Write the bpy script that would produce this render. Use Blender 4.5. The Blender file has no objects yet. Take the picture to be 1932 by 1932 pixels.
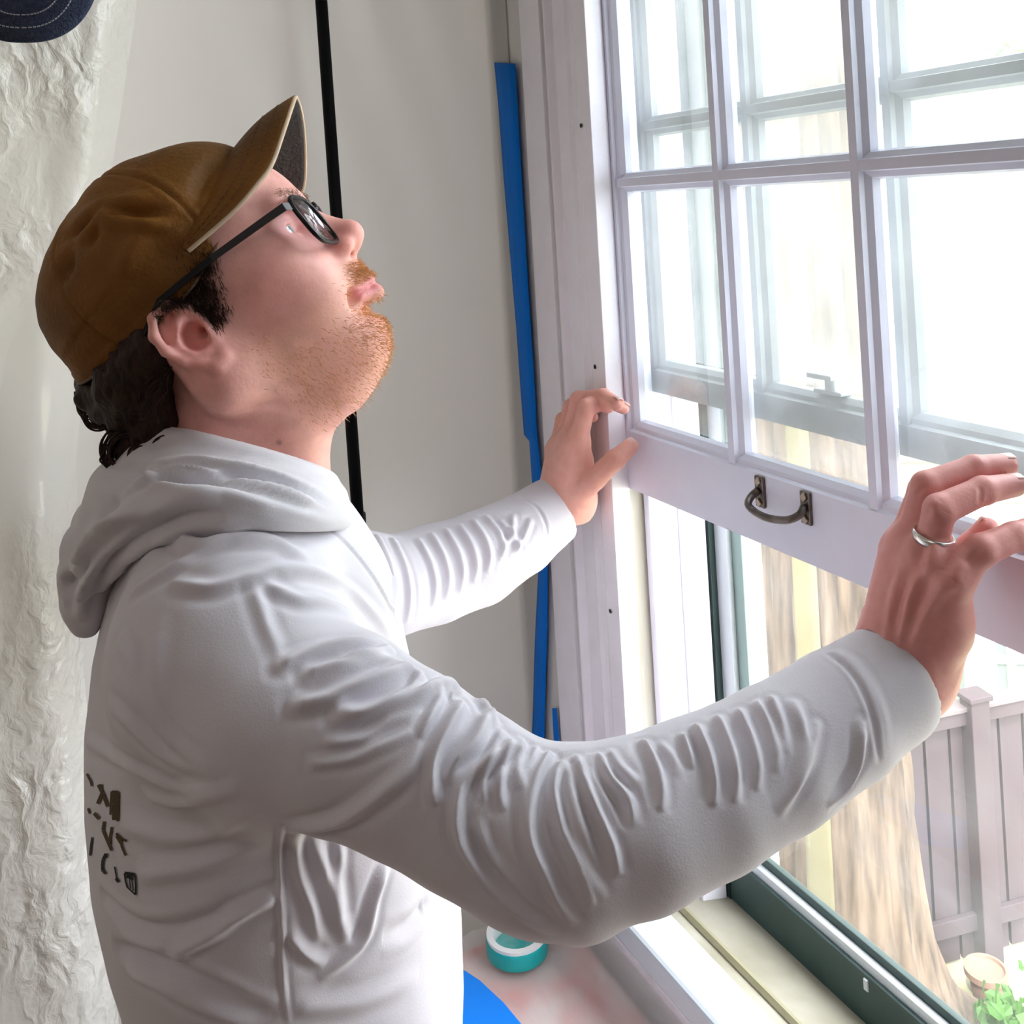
import bpy, bmesh, math, random
import numpy as np
from mathutils import Vector, Matrix
from mathutils.bvhtree import BVHTree
random.seed(7); np.random.seed(7)
SC = bpy.context.scene
COL = SC.collection

# ------------------------------------------------------------------ camera
F = 1935.0; PCX, PCY = 966.0, 374.0
YAW = math.radians(26.1); ROLL = math.atan(0.058)
CAM = Vector((0, 0, 1.65))
DV = Vector((math.sin(YAW), math.cos(YAW), 0)); RH = Vector((math.cos(YAW), -math.sin(YAW), 0)); ZU = Vector((0, 0, 1))
XI = math.cos(ROLL)*RH - math.sin(ROLL)*ZU
YI = math.sin(ROLL)*RH + math.cos(ROLL)*ZU
cd = bpy.data.cameras.new('camera'); cam = bpy.data.objects.new('camera', cd); COL.objects.link(cam)
cd.sensor_width = 36; cd.lens = 36*F/1932; cd.shift_y = -(966-PCY)/1932; cd.clip_start = .02; cd.clip_end = 200
M = Matrix((XI, YI, -DV)).transposed().to_4x4(); M.translation = CAM; cam.matrix_world = M
SC.camera = cam

# ------------------------------------------------------------------ light
SC.view_settings.view_transform = 'Standard'; SC.view_settings.look = 'None'
SC.view_settings.gamma = 1; SC.view_settings.use_curve_mapping = False
SC.view_settings.exposure = 0.78
SC.cycles.use_denoising = True
SC.cycles.max_bounces = 7; SC.cycles.use_adaptive_sampling = True; SC.cycles.adaptive_threshold = .035; SC.cycles.transparent_max_bounces = 16
SC.cycles.sample_clamp_indirect = 6
w = bpy.data.worlds.new('sky'); SC.world = w; w.use_nodes = True
bg = w.node_tree.nodes['Background']; bg.inputs[0].default_value = (.90, .93, 1.0, 1); bg.inputs[1].default_value = 7.0
def light(kind, name, loc, energy, color, target=None, size=None, size_y=None):
    l = bpy.data.lights.new(name, kind); l.energy = energy; l.color = color
    o = bpy.data.objects.new(name, l); COL.objects.link(o); o.location = loc
    if target is not None: o.rotation_euler = (Vector(target)-Vector(loc)).to_track_quat('-Z', 'Y').to_euler()
    if size:
        l.shape = 'RECTANGLE'; l.size = size; l.size_y = size_y or size
    return o
sun = light('SUN', 'sun', (-4, -3, 9), 3.5, (1, .96, .88), target=(1.2, 1.2, 0)); sun.data.angle = .03
pt = light('AREA', 'window_portal', (.83, .645, 1.52), 1, (1, 1, 1), target=(-1, .645, 1.52), size=1.7, size_y=1.7)
pt.data.cycles.is_portal = True
light('AREA', 'ceiling_fill_light', (-.7, -.5, 2.42), 2.7, (1, .86, .80), target=(-.7, -.5, 0), size=.9)  # added warm fill below the ceiling, no actual lamp there
light('AREA', 'sheet_glow_light', (-.3, 2.3, 2.42), 17, (1, .97, .92), target=(-.3, 2.0, 0), size=.9)  # unseen light added behind the plastic sheet to make it glow evenly
light('AREA', 'room_fill_light', (-1.5, .6, 2.42), 1.1, (1, .86, .80), target=(-1.5, .9, 0), size=.6)  # second warm fill, also added to brighten the interior

# ------------------------------------------------------------------ helpers
def P(px, py, d):
    return CAM + d*(DV + (px-PCX)/F*XI + (PCY-py)/F*YI)
def ray(px, py):
    return DV + (px-PCX)/F*XI + (PCY-py)/F*YI
def on_x(px, py, X):
    r = ray(px, py); return CAM + r*(X/r.x)
def on_y(px, py, Y):
    r = ray(px, py); return CAM + r*(Y/r.y)
def on_z(px, py, Z):
    r = ray(px, py); return CAM + r*((Z-CAM.z)/r.z)
CZ = 1.65

def mat(name, col, rough=.6, spec=.5, metal=0, bump=0, bscale=80, var=0, vscale=8, col2=None, sheen=0, vdet=4, stretch=None, sss=0, coat=0, vcol=None, transl=0):
    m = bpy.data.materials.new(name); m.use_nodes = True; nt = m.node_tree; n = nt.nodes; L = nt.links
    b = n['Principled BSDF']; b.inputs['Base Color'].default_value = (*col, 1); b.inputs['Roughness'].default_value = rough
    b.inputs['Specular IOR Level'].default_value = spec; b.inputs['Metallic'].default_value = metal
    if sheen: b.inputs['Sheen Weight'].default_value = sheen
    if coat: b.inputs['Coat Weight'].default_value = coat
    if sss:
        b.inputs['Subsurface Weight'].default_value = sss; b.inputs['Subsurface Radius'].default_value = (.012, .004, .002); b.inputs['Subsurface Scale'].default_value = 1.0
    tc = n.new('ShaderNodeTexCoord'); vec = tc.outputs['Object']
    if stretch:
        mp = n.new('ShaderNodeMapping'); mp.inputs['Scale'].default_value = stretch; L.new(vec, mp.inputs[0]); vec = mp.outputs[0]
    csrc = None
    if vcol:
        a = n.new('ShaderNodeAttribute'); a.attribute_name = vcol; csrc = a.outputs['Color']
    if var:
        no = n.new('ShaderNodeTexNoise'); no.inputs['Scale'].default_value = vscale; no.inputs['Detail'].default_value = vdet; L.new(vec, no.inputs[0])
        r = n.new('ShaderNodeMapRange'); r.inputs[1].default_value = .35; r.inputs[2].default_value = .68; L.new(no.outputs[0], r.inputs[0]); 
        mx = n.new('ShaderNodeMix'); mx.data_type = 'RGBA'
        mu = n.new('ShaderNodeMath'); mu.operation = 'MULTIPLY'; mu.inputs[1].default_value = var; L.new(r.outputs[0], mu.inputs[0]); L.new(mu.outputs[0], mx.inputs[0])
        c2 = col2 or tuple(c*.6 for c in col)
        if csrc: L.new(csrc, mx.inputs[6])
        else: mx.inputs[6].default_value = (*col, 1)
        mx.inputs[7].default_value = (*c2, 1); csrc = mx.outputs[2]
    if csrc: L.new(csrc, b.inputs['Base Color'])
    if bump:
        no = n.new('ShaderNodeTexNoise'); no.inputs['Scale'].default_value = bscale; no.inputs['Detail'].default_value = 5; L.new(vec, no.inputs[0])
        bp = n.new('ShaderNodeBump'); bp.inputs['Strength'].default_value = min(1, bump); bp.inputs['Distance'].default_value = .002; L.new(no.outputs[0], bp.inputs['Height']); L.new(bp.outputs[0], b.inputs['Normal'])
    if transl:
        tr = n.new('ShaderNodeBsdfTranslucent'); tr.inputs[0].default_value = (*col, 1); ms = n.new('ShaderNodeMixShader'); ms.inputs[0].default_value = transl
        L.new(b.outputs[0], ms.inputs[1]); L.new(tr.outputs[0], ms.inputs[2]); L.new(ms.outputs[0], n['Material Output'].inputs[0])
        if csrc: L.new(csrc, tr.inputs[0])
    return m

def glass_mat(name, tint=(.95, .98, .96), haze=.08, refl=.35, rough=.01, base=.0):
    m = bpy.data.materials.new(name); m.use_nodes = True; nt = m.node_tree; n = nt.nodes; L = nt.links
    n.remove(n['Principled BSDF'])
    t = n.new('ShaderNodeBsdfTransparent'); t.inputs[0].default_value = (*tint, 1)
    g = n.new('ShaderNodeBsdfGlossy'); g.inputs['Roughness'].default_value = rough
    d = n.new('ShaderNodeBsdfTranslucent'); d.inputs[0].default_value = (.9, .92, .92, 1)
    fr = n.new('ShaderNodeFresnel'); fr.inputs[0].default_value = 1.45
    mu = n.new('ShaderNodeMath'); mu.operation = 'MULTIPLY_ADD'; mu.inputs[1].default_value = refl; mu.inputs[2].default_value = base; L.new(fr.outputs[0], mu.inputs[0])
    no = n.new('ShaderNodeTexNoise'); no.inputs['Scale'].default_value = 14; tc = n.new('ShaderNodeTexCoord'); L.new(tc.outputs['Object'], no.inputs[0])
    mh = n.new('ShaderNodeMath'); mh.operation = 'MULTIPLY'; mh.inputs[1].default_value = haze*2; L.new(no.outputs[0], mh.inputs[0])
    m1 = n.new('ShaderNodeMixShader'); L.new(mh.outputs[0], m1.inputs[0]); L.new(t.outputs[0], m1.inputs[1]); L.new(d.outputs[0], m1.inputs[2])
    m2 = n.new('ShaderNodeMixShader'); L.new(mu.outputs[0], m2.inputs[0]); L.new(m1.outputs[0], m2.inputs[1]); L.new(g.outputs[0], m2.inputs[2])
    L.new(m2.outputs[0], n['Material Output'].inputs[0])
    return m

def resample(pts, n):
    out = []; m = len(pts)-1
    for i in range(n):
        t = i/(n-1)*m; a = min(int(t), m-1); u = t-a
        p0, p1, p2, p3 = pts[max(a-1, 0)], pts[a], pts[a+1], pts[min(a+2, m)]
        out.append(.5*((2*p1)+(p2-p0)*u+(2*p0-5*p1+4*p2-p3)*u*u+(3*p1-p0-3*p2+p3)*u**3))
    return out
class MB:
    def __init__(s): s.v = []; s.f = []
    def add(s, vs, fs):
        o = len(s.v); s.v += [tuple(v) for v in vs]; s.f += [tuple(i+o for i in f) for f in fs]; return s
    def box(s, a, b):
        x0, y0, z0 = (min(a[i], b[i]) for i in range(3)); x1, y1, z1 = (max(a[i], b[i]) for i in range(3))
        return s.add([(x0,y0,z0),(x1,y0,z0),(x1,y1,z0),(x0,y1,z0),(x0,y0,z1),(x1,y0,z1),(x1,y1,z1),(x0,y1,z1)],
                     [(0,3,2,1),(4,5,6,7),(0,1,5,4),(1,2,6,5),(2,3,7,6),(3,0,4,7)])
    def obox(s, c, ax, ay, az):   # oriented box, half-axes
        c = Vector(c); vs = [c + i*ax + j*ay + k*az for k in (-1, 1) for i, j in ((-1,-1),(1,-1),(1,1),(-1,1))]
        return s.add(vs, [(0,3,2,1),(4,5,6,7),(0,1,5,4),(1,2,6,5),(2,3,7,6),(3,0,4,7)])
    def prism(s, poly, a, b):     # poly: list of 3D offsets, swept a->b
        n = len(poly); a = Vector(a); b = Vector(b)
        return s.add([a+Vector(p) for p in poly] + [b+Vector(p) for p in poly],
                     [tuple(range(n))[::-1], tuple(range(n, 2*n))] + [(i, (i+1) % n, n+(i+1) % n, n+i) for i in range(n)])
    def tube(s, pts, rad, seg=10, caps=True):
        pts = [Vector(p) for p in pts]; n = len(pts)
        if not hasattr(rad, '__len__'): rad = [rad]*n
        vs = []; ref = None
        for i, p in enumerate(pts):
            t = (pts[min(i+1, n-1)] - pts[max(i-1, 0)]).normalized()
            if ref is None: ref = t.orthogonal().normalized()
            ref = (ref - t*ref.dot(t)).normalized(); b = t.cross(ref)
            for k in range(seg):
                a = 2*math.pi*k/seg; vs.append(p + rad[i]*(math.cos(a)*ref + math.sin(a)*b))
        fs = [(i*seg+k, i*seg+(k+1) % seg, (i+1)*seg+(k+1) % seg, (i+1)*seg+k) for i in range(n-1) for k in range(seg)]
        if caps: fs += [tuple(range(seg))[::-1], tuple(range((n-1)*seg, n*seg))]
        return s.add(vs, fs)
    def lathe(s, prof, c, seg=40, axis=None):
        c = Vector(c); vs = []; n = len(prof)
        for k in range(seg):
            a = 2*math.pi*k/seg
            for r, z in prof: vs.append(c + Vector((r*math.cos(a), r*math.sin(a), z)))
        fs = [(k*n+i, ((k+1) % seg)*n+i, ((k+1) % seg)*n+i+1, k*n+i+1) for k in range(seg) for i in range(n-1)]
        return s.add(vs, fs)
    def grid(s, pts):             # pts[i][j]
        n = len(pts); m = len(pts[0])
        return s.add([p for r in pts for p in r], [(i*m+j, i*m+j+1, (i+1)*m+j+1, (i+1)*m+j) for i in range(n-1) for j in range(m-1)])
    def build(s, name, m, parent=None, bevel=0, smooth=False, solid=0, **tags):
        me = bpy.data.meshes.new(name); me.from_pydata(s.v, [], s.f)
        bm = bmesh.new(); bm.from_mesh(me); bmesh.ops.recalc_face_normals(bm, faces=bm.faces); bm.to_mesh(me); bm.free()
        return link(name, me, m, parent, bevel, smooth, solid, **tags)
def link(name, me, m, parent=None, bevel=0, smooth=False, solid=0, **tags):
    if m: me.materials.append(m)
    o = bpy.data.objects.new(name, me); COL.objects.link(o)
    if smooth: me.polygons.foreach_set('use_smooth', [True]*len(me.polygons))
    if parent:
        o.parent = parent; o.matrix_parent_inverse = Matrix.Translation(-WL.get(parent.name, Vector((0, 0, 0))))
    if solid:
        md = o.modifiers.new('solid', 'SOLIDIFY'); md.thickness = solid; md.offset = 0
    if bevel:
        md = o.modifiers.new('bevel', 'BEVEL'); md.width = bevel; md.segments = 2; md.limit_method = 'ANGLE'
    for k, v in tags.items(): o[k] = v
    return o
WL = {}        # world location of every empty
def thing(name, loc, label=None, category=None, **tags):
    o = bpy.data.objects.new(name, None); COL.objects.link(o); o.location = loc
    o.empty_display_size = .05; WL[o.name] = Vector(loc)
    if label: o['label'] = label
    if category: o['category'] = category
    for k, v in tags.items(): o[k] = v
    return o
def smoothnoise(x, y, seed=0):
    # cheap value noise for vectors
    xi = np.floor(x).astype(int); yi = np.floor(y).astype(int); xf = x-xi; yf = y-yi
    def h(a, b):
        v = np.sin(a*127.1+b*311.7+seed*74.7)*43758.5453; return v-np.floor(v)
    u = xf*xf*(3-2*xf); v = yf*yf*(3-2*yf)
    return (h(xi, yi)*(1-u)+h(xi+1, yi)*u)*(1-v)+(h(xi, yi+1)*(1-u)+h(xi+1, yi+1)*u)*v-.5

# ------------------------------------------------------------------ materials
WPAINT = mat('old_white_paint', (.84, .82, .90), .42, bump=.25, bscale=60, var=.25, vscale=30, col2=(.70, .67, .72))
SPAINT = mat('sash_paint', (.72, .74, .87), .4, bump=.2, bscale=50, var=.25, vscale=25, col2=(.62, .64, .76))
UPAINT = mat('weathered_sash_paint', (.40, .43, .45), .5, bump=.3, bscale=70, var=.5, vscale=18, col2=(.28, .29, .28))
BARE = mat('bare_jamb_wood', (.28, .245, .19), .8, bump=.5, bscale=60, var=.9, vscale=22, col2=(.46, .45, .41), stretch=(1, 1, .15))
SILLM = mat('dirty_sill', (.30, .28, .22), .7, bump=.4, bscale=50, var=.7, vscale=12, col2=(.17, .155, .10))
STOOLM = mat('white_stool_paint', (.44, .48, .52), .3, bump=.1)
GREEN = mat('dark_green_metal', (.018, .042, .038), .45, var=.3, vscale=20, col2=(.045, .075, .07))
ALU = mat('pale_aluminium', (.55, .58, .60), .4, metal=.3)
WALLM = mat('wall_paint', (.62, .61, .60), .7, bump=.2, bscale=120)
WHITEW = mat('room_white', (.62, .60, .57), .8)
FLOORM = mat('wood_floor', (.42, .30, .19), .4, var=.6, vscale=6, stretch=(1, 8, 1))
PANE = glass_mat('old_window_glass', (.97, .98, .98), .05, .22)
PANE2 = glass_mat('storm_glass', (.98, .99, .98), .02, .05)
IRON = mat('dark_bronze', (.10, .085, .075), .38, metal=.75, bump=.4, bscale=90, var=.4, vscale=60, col2=(.30, .25, .22))
HOLE = mat('screw_hole', (.03, .03, .03), .8)
BLUE = mat('blue_painters_tape', (.0, .15, .62), .6, bump=.3, bscale=300, var=.3, vscale=40, col2=(0, .19, .74), spec=.1)
BLACKM = mat('black_plastic', (.002, .002, .003), .6, spec=.12)

# ------------------------------------------------------------------ room shell
S = dict(kind='structure')
MB().box((-2.3, -2.2, -.05), (.80, 3.2, 0)).build('floor', FLOORM, **S)
MB().box((-2.3, -2.2, 2.5), (.80, 3.2, 2.58)).build('ceiling', WHITEW, **S)
MB().box((-2.35, -2.2, 0), (-2.3, 3.2, 2.5)).build('wall_left', WHITEW, **S)
MB().box((-2.3, -2.25, 0), (.80, -2.2, 2.5)).build('wall_front', WHITEW, **S)
MB().box((-2.3, 3.15, 0), (.80, 3.2, 2.5)).build('wall_back', WHITEW, **S)
ZS = CZ-.885; ZH = CZ+.68; Y0, Y1 = .215, 1.045
wr = MB().box((.62, -2.2, 0), (.79, Y0-.02, 2.5)).box((.62, Y1+.02, 0), (.79, 3.15, 2.5)).box((.62, Y0-.02, 0), (.79, Y1+.02, ZS-.03)).box((.62, Y0-.02, ZH+.02), (.79, Y1+.02, 2.5))
wr.build('wall_right', WALLM, **S)
# window lining
win = thing('window_1', (.62, (Y0+Y1)/2, ZS), kind='structure')
MB().box((.612, Y1, ZS-.02), (.632, Y1+.02, ZH)).box((.668, Y1, ZS-.02), (.78, Y1+.02, ZH)).build('jamb', WPAINT, win)
MB().box((.632, Y1+.001, ZS-.02), (.668, Y1+.02, ZH)).build('bare_wood_track', BARE, win)
MB().box((.612, Y0-.02, ZS-.02), (.78, Y0, ZH)).build('jamb', WPAINT, win)
MB().box((.612, Y0-.02, ZH), (.78, Y1+.02, ZH+.02)).build('head_jamb', WPAINT, win)
MB().box((.665, Y1-.010, ZS), (.671, Y1+.005, ZH)).build('parting_bead', WPAINT, win, bevel=.001)
MB().box((.665, Y0-.005, ZS), (.671, Y0+.010, ZH)).build('parting_bead', WPAINT, win, bevel=.001)
MB().box((.712, Y1-.006, ZS), (.748, Y1+.005, ZH)).box((.712, Y0-.005, ZS), (.748, Y0+.008, ZH)).build('blind_stop', WPAINT, win, bevel=.0015)
# sloping sill with a groove
sl = MB().prism([(0, 0, 0), (.145, 0, -.035), (.145, 0, -.08), (0, 0, -.08)], (.63, Y0-.02, CZ-.846), (.63, Y1+.02, CZ-.846))
sl.build('window_sill', SILLM, win, bevel=.002)
MB().prism([(0, 0, 0), (.004, 0, .004), (.010, 0, .0005), (.010, 0, -.012), (0, 0, -.01)], (.668, Y0-.02, CZ-.853), (.668, Y1+.02, CZ-.853)).build('sill_ridge', mat('dirt', (.22, .20, .12), .9, bump=.5, bscale=80), win)
MB().box((.578, Y0-.10, CZ-.852), (.632, Y1+.075, CZ-.82)).build('stool', STOOLM, win, bevel=.005)
MB().box((.604, Y0-.06, CZ-.90), (.622, Y1+.07, CZ-.852)).build('apron', WPAINT, win, bevel=.003)
# small pulley latch on the jamb
MB().box((.690, Y1-.022, CZ-.035), (.700, Y1-.0, CZ+.0)).box((.684, Y1-.014, CZ-.03), (.692, Y1-.002, CZ-.008)).build('pulley', IRON, win, bevel=.002)

# casing with stop: the far side one shows, the near side and head are out of frame
def casing(name, ya, yb, sgn):
    # moulded profile across y (sgn=+1: outer edge at larger y)
    prof = [(.622, 0), (.604, 0), (.602, .006), (.606, .010), (.610, .014), (.610, .040), (.607, .046), (.610, .052), (.611, .060), (.607, .068), (.608, .094), (.632, .094), (.632, .090), (.622, .088)]
    W = abs(yb-ya)/.094
    poly = [(x, -sgn*y*W, 0) for x, y in prof]
    return MB().prism(poly, (0, yb, CZ-.82), (0, yb, ZH+.05)).build(name, WPAINT, None, bevel=.001, **S)
tr = casing('trim_1', 1.023, 1.117, 1)
casing('trim_2', Y0+.02, Y0-.074, -1)
MB().box((.602, Y0-.074, ZH-.01), (.622, 1.117, ZH+.085)).build('trim_3', WPAINT, None, bevel=.002, **S)
for px, py in ((1097, 237), (1123, 692), (1152, 1153)):
    p = on_x(px, py, .607)
    h = MB(); h.lathe([(0, 0), (.0022, .0), (.0026, .0006)], (0, 0, 0), 14)
    h.v = [(.6068-v[2], p.y+v[0], p.z+v[1]) for v in h.v]
    o = h.build('screw_hole', HOLE, tr)
MB().box((.600, -2.2, 0), (.62, 1.9, .11)).build('baseboard_right', WPAINT, None, bevel=.003, **S)
# narrow corner strip of the taped wall, slightly proud board next to the sheet
MB().box((.616, 1.150, 0), (.621, 1.205, 2.5)).build('trim_4', WPAINT, None, bevel=.001, **S)

# ------------------------------------------------------------------ sashes
def sash(name, x0, x1, gx, zb0, zb1, bars, ztop, label, m, cat='window sash'):
    o = thing(name, ((x0+x1)/2, (Y0+Y1)/2, zb0), label, cat)
    ya, yb = Y0+.001, Y1-.001; ga, gb = .254, 1.006
    def bar_y(y, z0, z1, nm='muntin'):      # vertical bar centred at y
        b = MB(); w0 = .0045; w1 = .0125
        poly = [(x0+.001, -w0, 0), (x0+.001, w0, 0), (x0+.006, w0+.001, 0), (x0+.010, w1-.002, 0), (gx-.001, w1, 0), (gx+.002, w1, 0), (x1-.004, .005, 0), (x1-.004, -.005, 0), (gx+.002, -w1, 0), (gx-.001, -w1, 0), (x0+.010, -w1+.002, 0), (x0+.006, -w0-.001, 0)]
        b.prism(poly, (0, y, z0), (0, y, z1)); b.build(nm, m, o)
    def bar_z(z, y0, y1, nm='muntin'):
        b = MB(); w0 = .0045; w1 = .0125
        poly = [(x0+.0012, 0, -w0), (x0+.0012, 0, w0), (x0+.006, 0, w0+.001), (x0+.010, 0, w1-.002), (gx+.002, 0, w1), (x1-.004, 0, .005), (x1-.004, 0, -.005), (gx+.002, 0, -w1), (x0+.010, 0, -w1+.002), (x0+.006, 0, -w0-.001)]
        b.prism(poly, (0, y0, z), (0, y1, z)); b.build(nm, m, o)
    def stile(y0, y1, inner):               # inner = sign toward glass
        yi = y1 if inner > 0 else y0; yo = y0 if inner > 0 else y1; s = inner
        poly = [(x0, yo, 0), (x0, yi-s*.012, 0), (x0+.004, yi-s*.010, 0), (x0+.005, yi-s*.006, 0), (x0+.010, yi-s*.001, 0), (gx, yi, 0), (x1-.003, yi-s*.006, 0), (x1, yi-s*.008, 0), (x1, yo, 0)]
        MB().prism(poly, (0, 0, zb0), (0, 0, ztop+.035)).build('stile', m, o)
    stile(ya, ga, 1); stile(gb, yb, -1)
    def rail(z0, z1, up, nm):
        zi = z1 if up > 0 else z0; zo = z0 if up > 0 else z1; s = up
        poly = [(x0-.0006, 0, zo), (x0-.0006, 0, zi-s*.012), (x0+.004, 0, zi-s*.010), (x0+.005, 0, zi-s*.006), (x0+.010, 0, zi-s*.001), (gx, 0, zi), (x1-.003, 0, zi-s*.006), (x1, 0, zi-s*.008), (x1, 0, zo)]
        r = MB().prism(poly, (0, ga-.03, 0), (0, gb+.034, 0)).build(nm, m, o); return r
    rb = rail(zb0, zb1, 1, 'bottom_rail'); rail(ztop, ztop+.035, -1, 'top_rail')
    ys = [.829, .642, .455]
    zs = [zb1]+bars+[ztop]
    for y in ys: bar_y(y, zb1-.011, ztop+.006)
    for z in bars: bar_z(z, ga-.008, gb+.008)
    edges = [gb]+ys+[ga]
    for i in range(4):
        for k in range(len(zs)-1):
            ya_, yb_ = edges[i+1]+(.0 if i < 3 else 0), edges[i]
            MB().box((gx, ya_-.001+.002, zs[k]+.001), (gx+.0025, yb_-.001, zs[k+1]-.001)).build('pane', PANE, o)
    return o, rb
low, rb = sash('glazed_sash_unit', .632, .665, .650, CZ-.3455, CZ-.2655, [CZ+.0106], CZ+.287, 'raised lower sash with dark bronze pull, nearest the man\'s hands', SPAINT)
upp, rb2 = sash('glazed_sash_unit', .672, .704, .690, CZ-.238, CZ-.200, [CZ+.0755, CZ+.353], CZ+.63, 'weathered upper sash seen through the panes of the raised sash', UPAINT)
low['group'] = upp['group'] = 'sashes of the window'
# bronze bar pull on the bottom rail of the lower sash
pull = thing('tmp', (0, 0, 0)); bpy.data.objects.remove(pull)
def rail_pt(px, py, off=0): return on_x(px, py, .6314-off)
a = rail_pt(1440, 938); b_ = rail_pt(1512, 962)
h = MB()
yA, yB = rail_pt(1437, 925).y, rail_pt(1524, 960).y; zA = rail_pt(1437, 925).z; zB = rail_pt(1524, 960).z; zc = (zA+zB)/2
h.tube(resample([Vector(q_) for q_ in ((.6314-.004, yA, zc+.002), (.6314-.012, yA+.002, zc-.004), (.6314-.021, yA-.006, zc-.009), (.6314-.024, (yA+yB)/2, zc-.012), (.6314-.021, yB+.006, zc-.009), (.6314-.012, yB-.002, zc-.004), (.6314-.004, yB, zc+.002))], 25), .0036, 12)
hp = h.build('sash_pull', IRON, low, smooth=True, label='dark bronze bar pull')
for yy in (yA, yB):
    MB().box((.6314-.0035, yy-.0065, zc-.015), (.6314, yy+.0065, zc+.015)).build('plate', IRON, hp, bevel=.0015)
    for zz in (zc+.010, zc-.010):
        MB().obox((.6314-.0042, yy, zz), Vector((.0012, 0, 0)), Vector((0, .0022, .0022)), Vector((0, -.0022, .0022))).build('screw', mat('screw', (.35, .28, .22), .35, metal=.9), hp, bevel=.0006)
# sash lock on the upper sash's meeting rail
p = on_x(1555, 718, .672)
MB().box((.674, p.y-.018, CZ-.200), (.688, p.y+.018, CZ-.196)).tube([(.680, p.y, CZ-.198), (.680, p.y, CZ-.186)], .006, 10).obox((.676, p.y+.008, CZ-.184), Vector((.004, 0, 0)), Vector((0, .016, 0)), Vector((0, 0, .0025))).build('sash_lock', mat('grey_lock', (.35, .37, .38), .5, metal=.5), upp, bevel=.001)

# ------------------------------------------------------------------ storm window
st = thing('storm_window', (.765, (Y0+Y1)/2, ZS), 'dark green and silver storm window fixed outside the sashes', 'storm window', kind='thing')
zb = CZ-.885
MB().box((.752, Y0+.004, zb), (.757, Y1-.001, CZ-.822)).build('bottom_panel', GREEN, st, bevel=.0008)
MB().box((.757, Y0+.004, CZ-.826), (.766, Y1-.001, CZ-.812)).build('bottom_ledge', ALU, st, bevel=.001)
MB().box((.766, Y0+.004, zb), (.774, Y1-.001, CZ-.803)).build('bottom_rail', GREEN, st, bevel=.001)
MB().box((.757, .806, CZ-.832), (.764, .816, CZ-.824)).box((.750, .808, CZ-.838), (.758, .814, CZ-.826)).build('clip', ALU, st, bevel=.001)
for ya, yb, s in ((Y1, 1, -1), (Y0, 1, 1)):
    MB().box((.750, ya, zb), (.758, ya+s*.009, ZH)).build('stile', GREEN, st)
    MB().box((.758, ya, zb), (.766, ya+s*.032, ZH)).build('stile', ALU, st, bevel=.001)
    MB().box((.766, ya, zb), (.776, ya+s*.050, ZH)).build('stile', mat('green_grey_metal', (.24, .33, .30), .5), st, bevel=.001)
MB().box((.752, Y0, ZH-.03), (.776, Y1, ZH)).build('top_rail', GREEN, st)
MB().box((.770, Y0+.04, CZ-.81), (.7725, Y1-.04, ZH-.02)).build('pane', PANE2, st)

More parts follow.
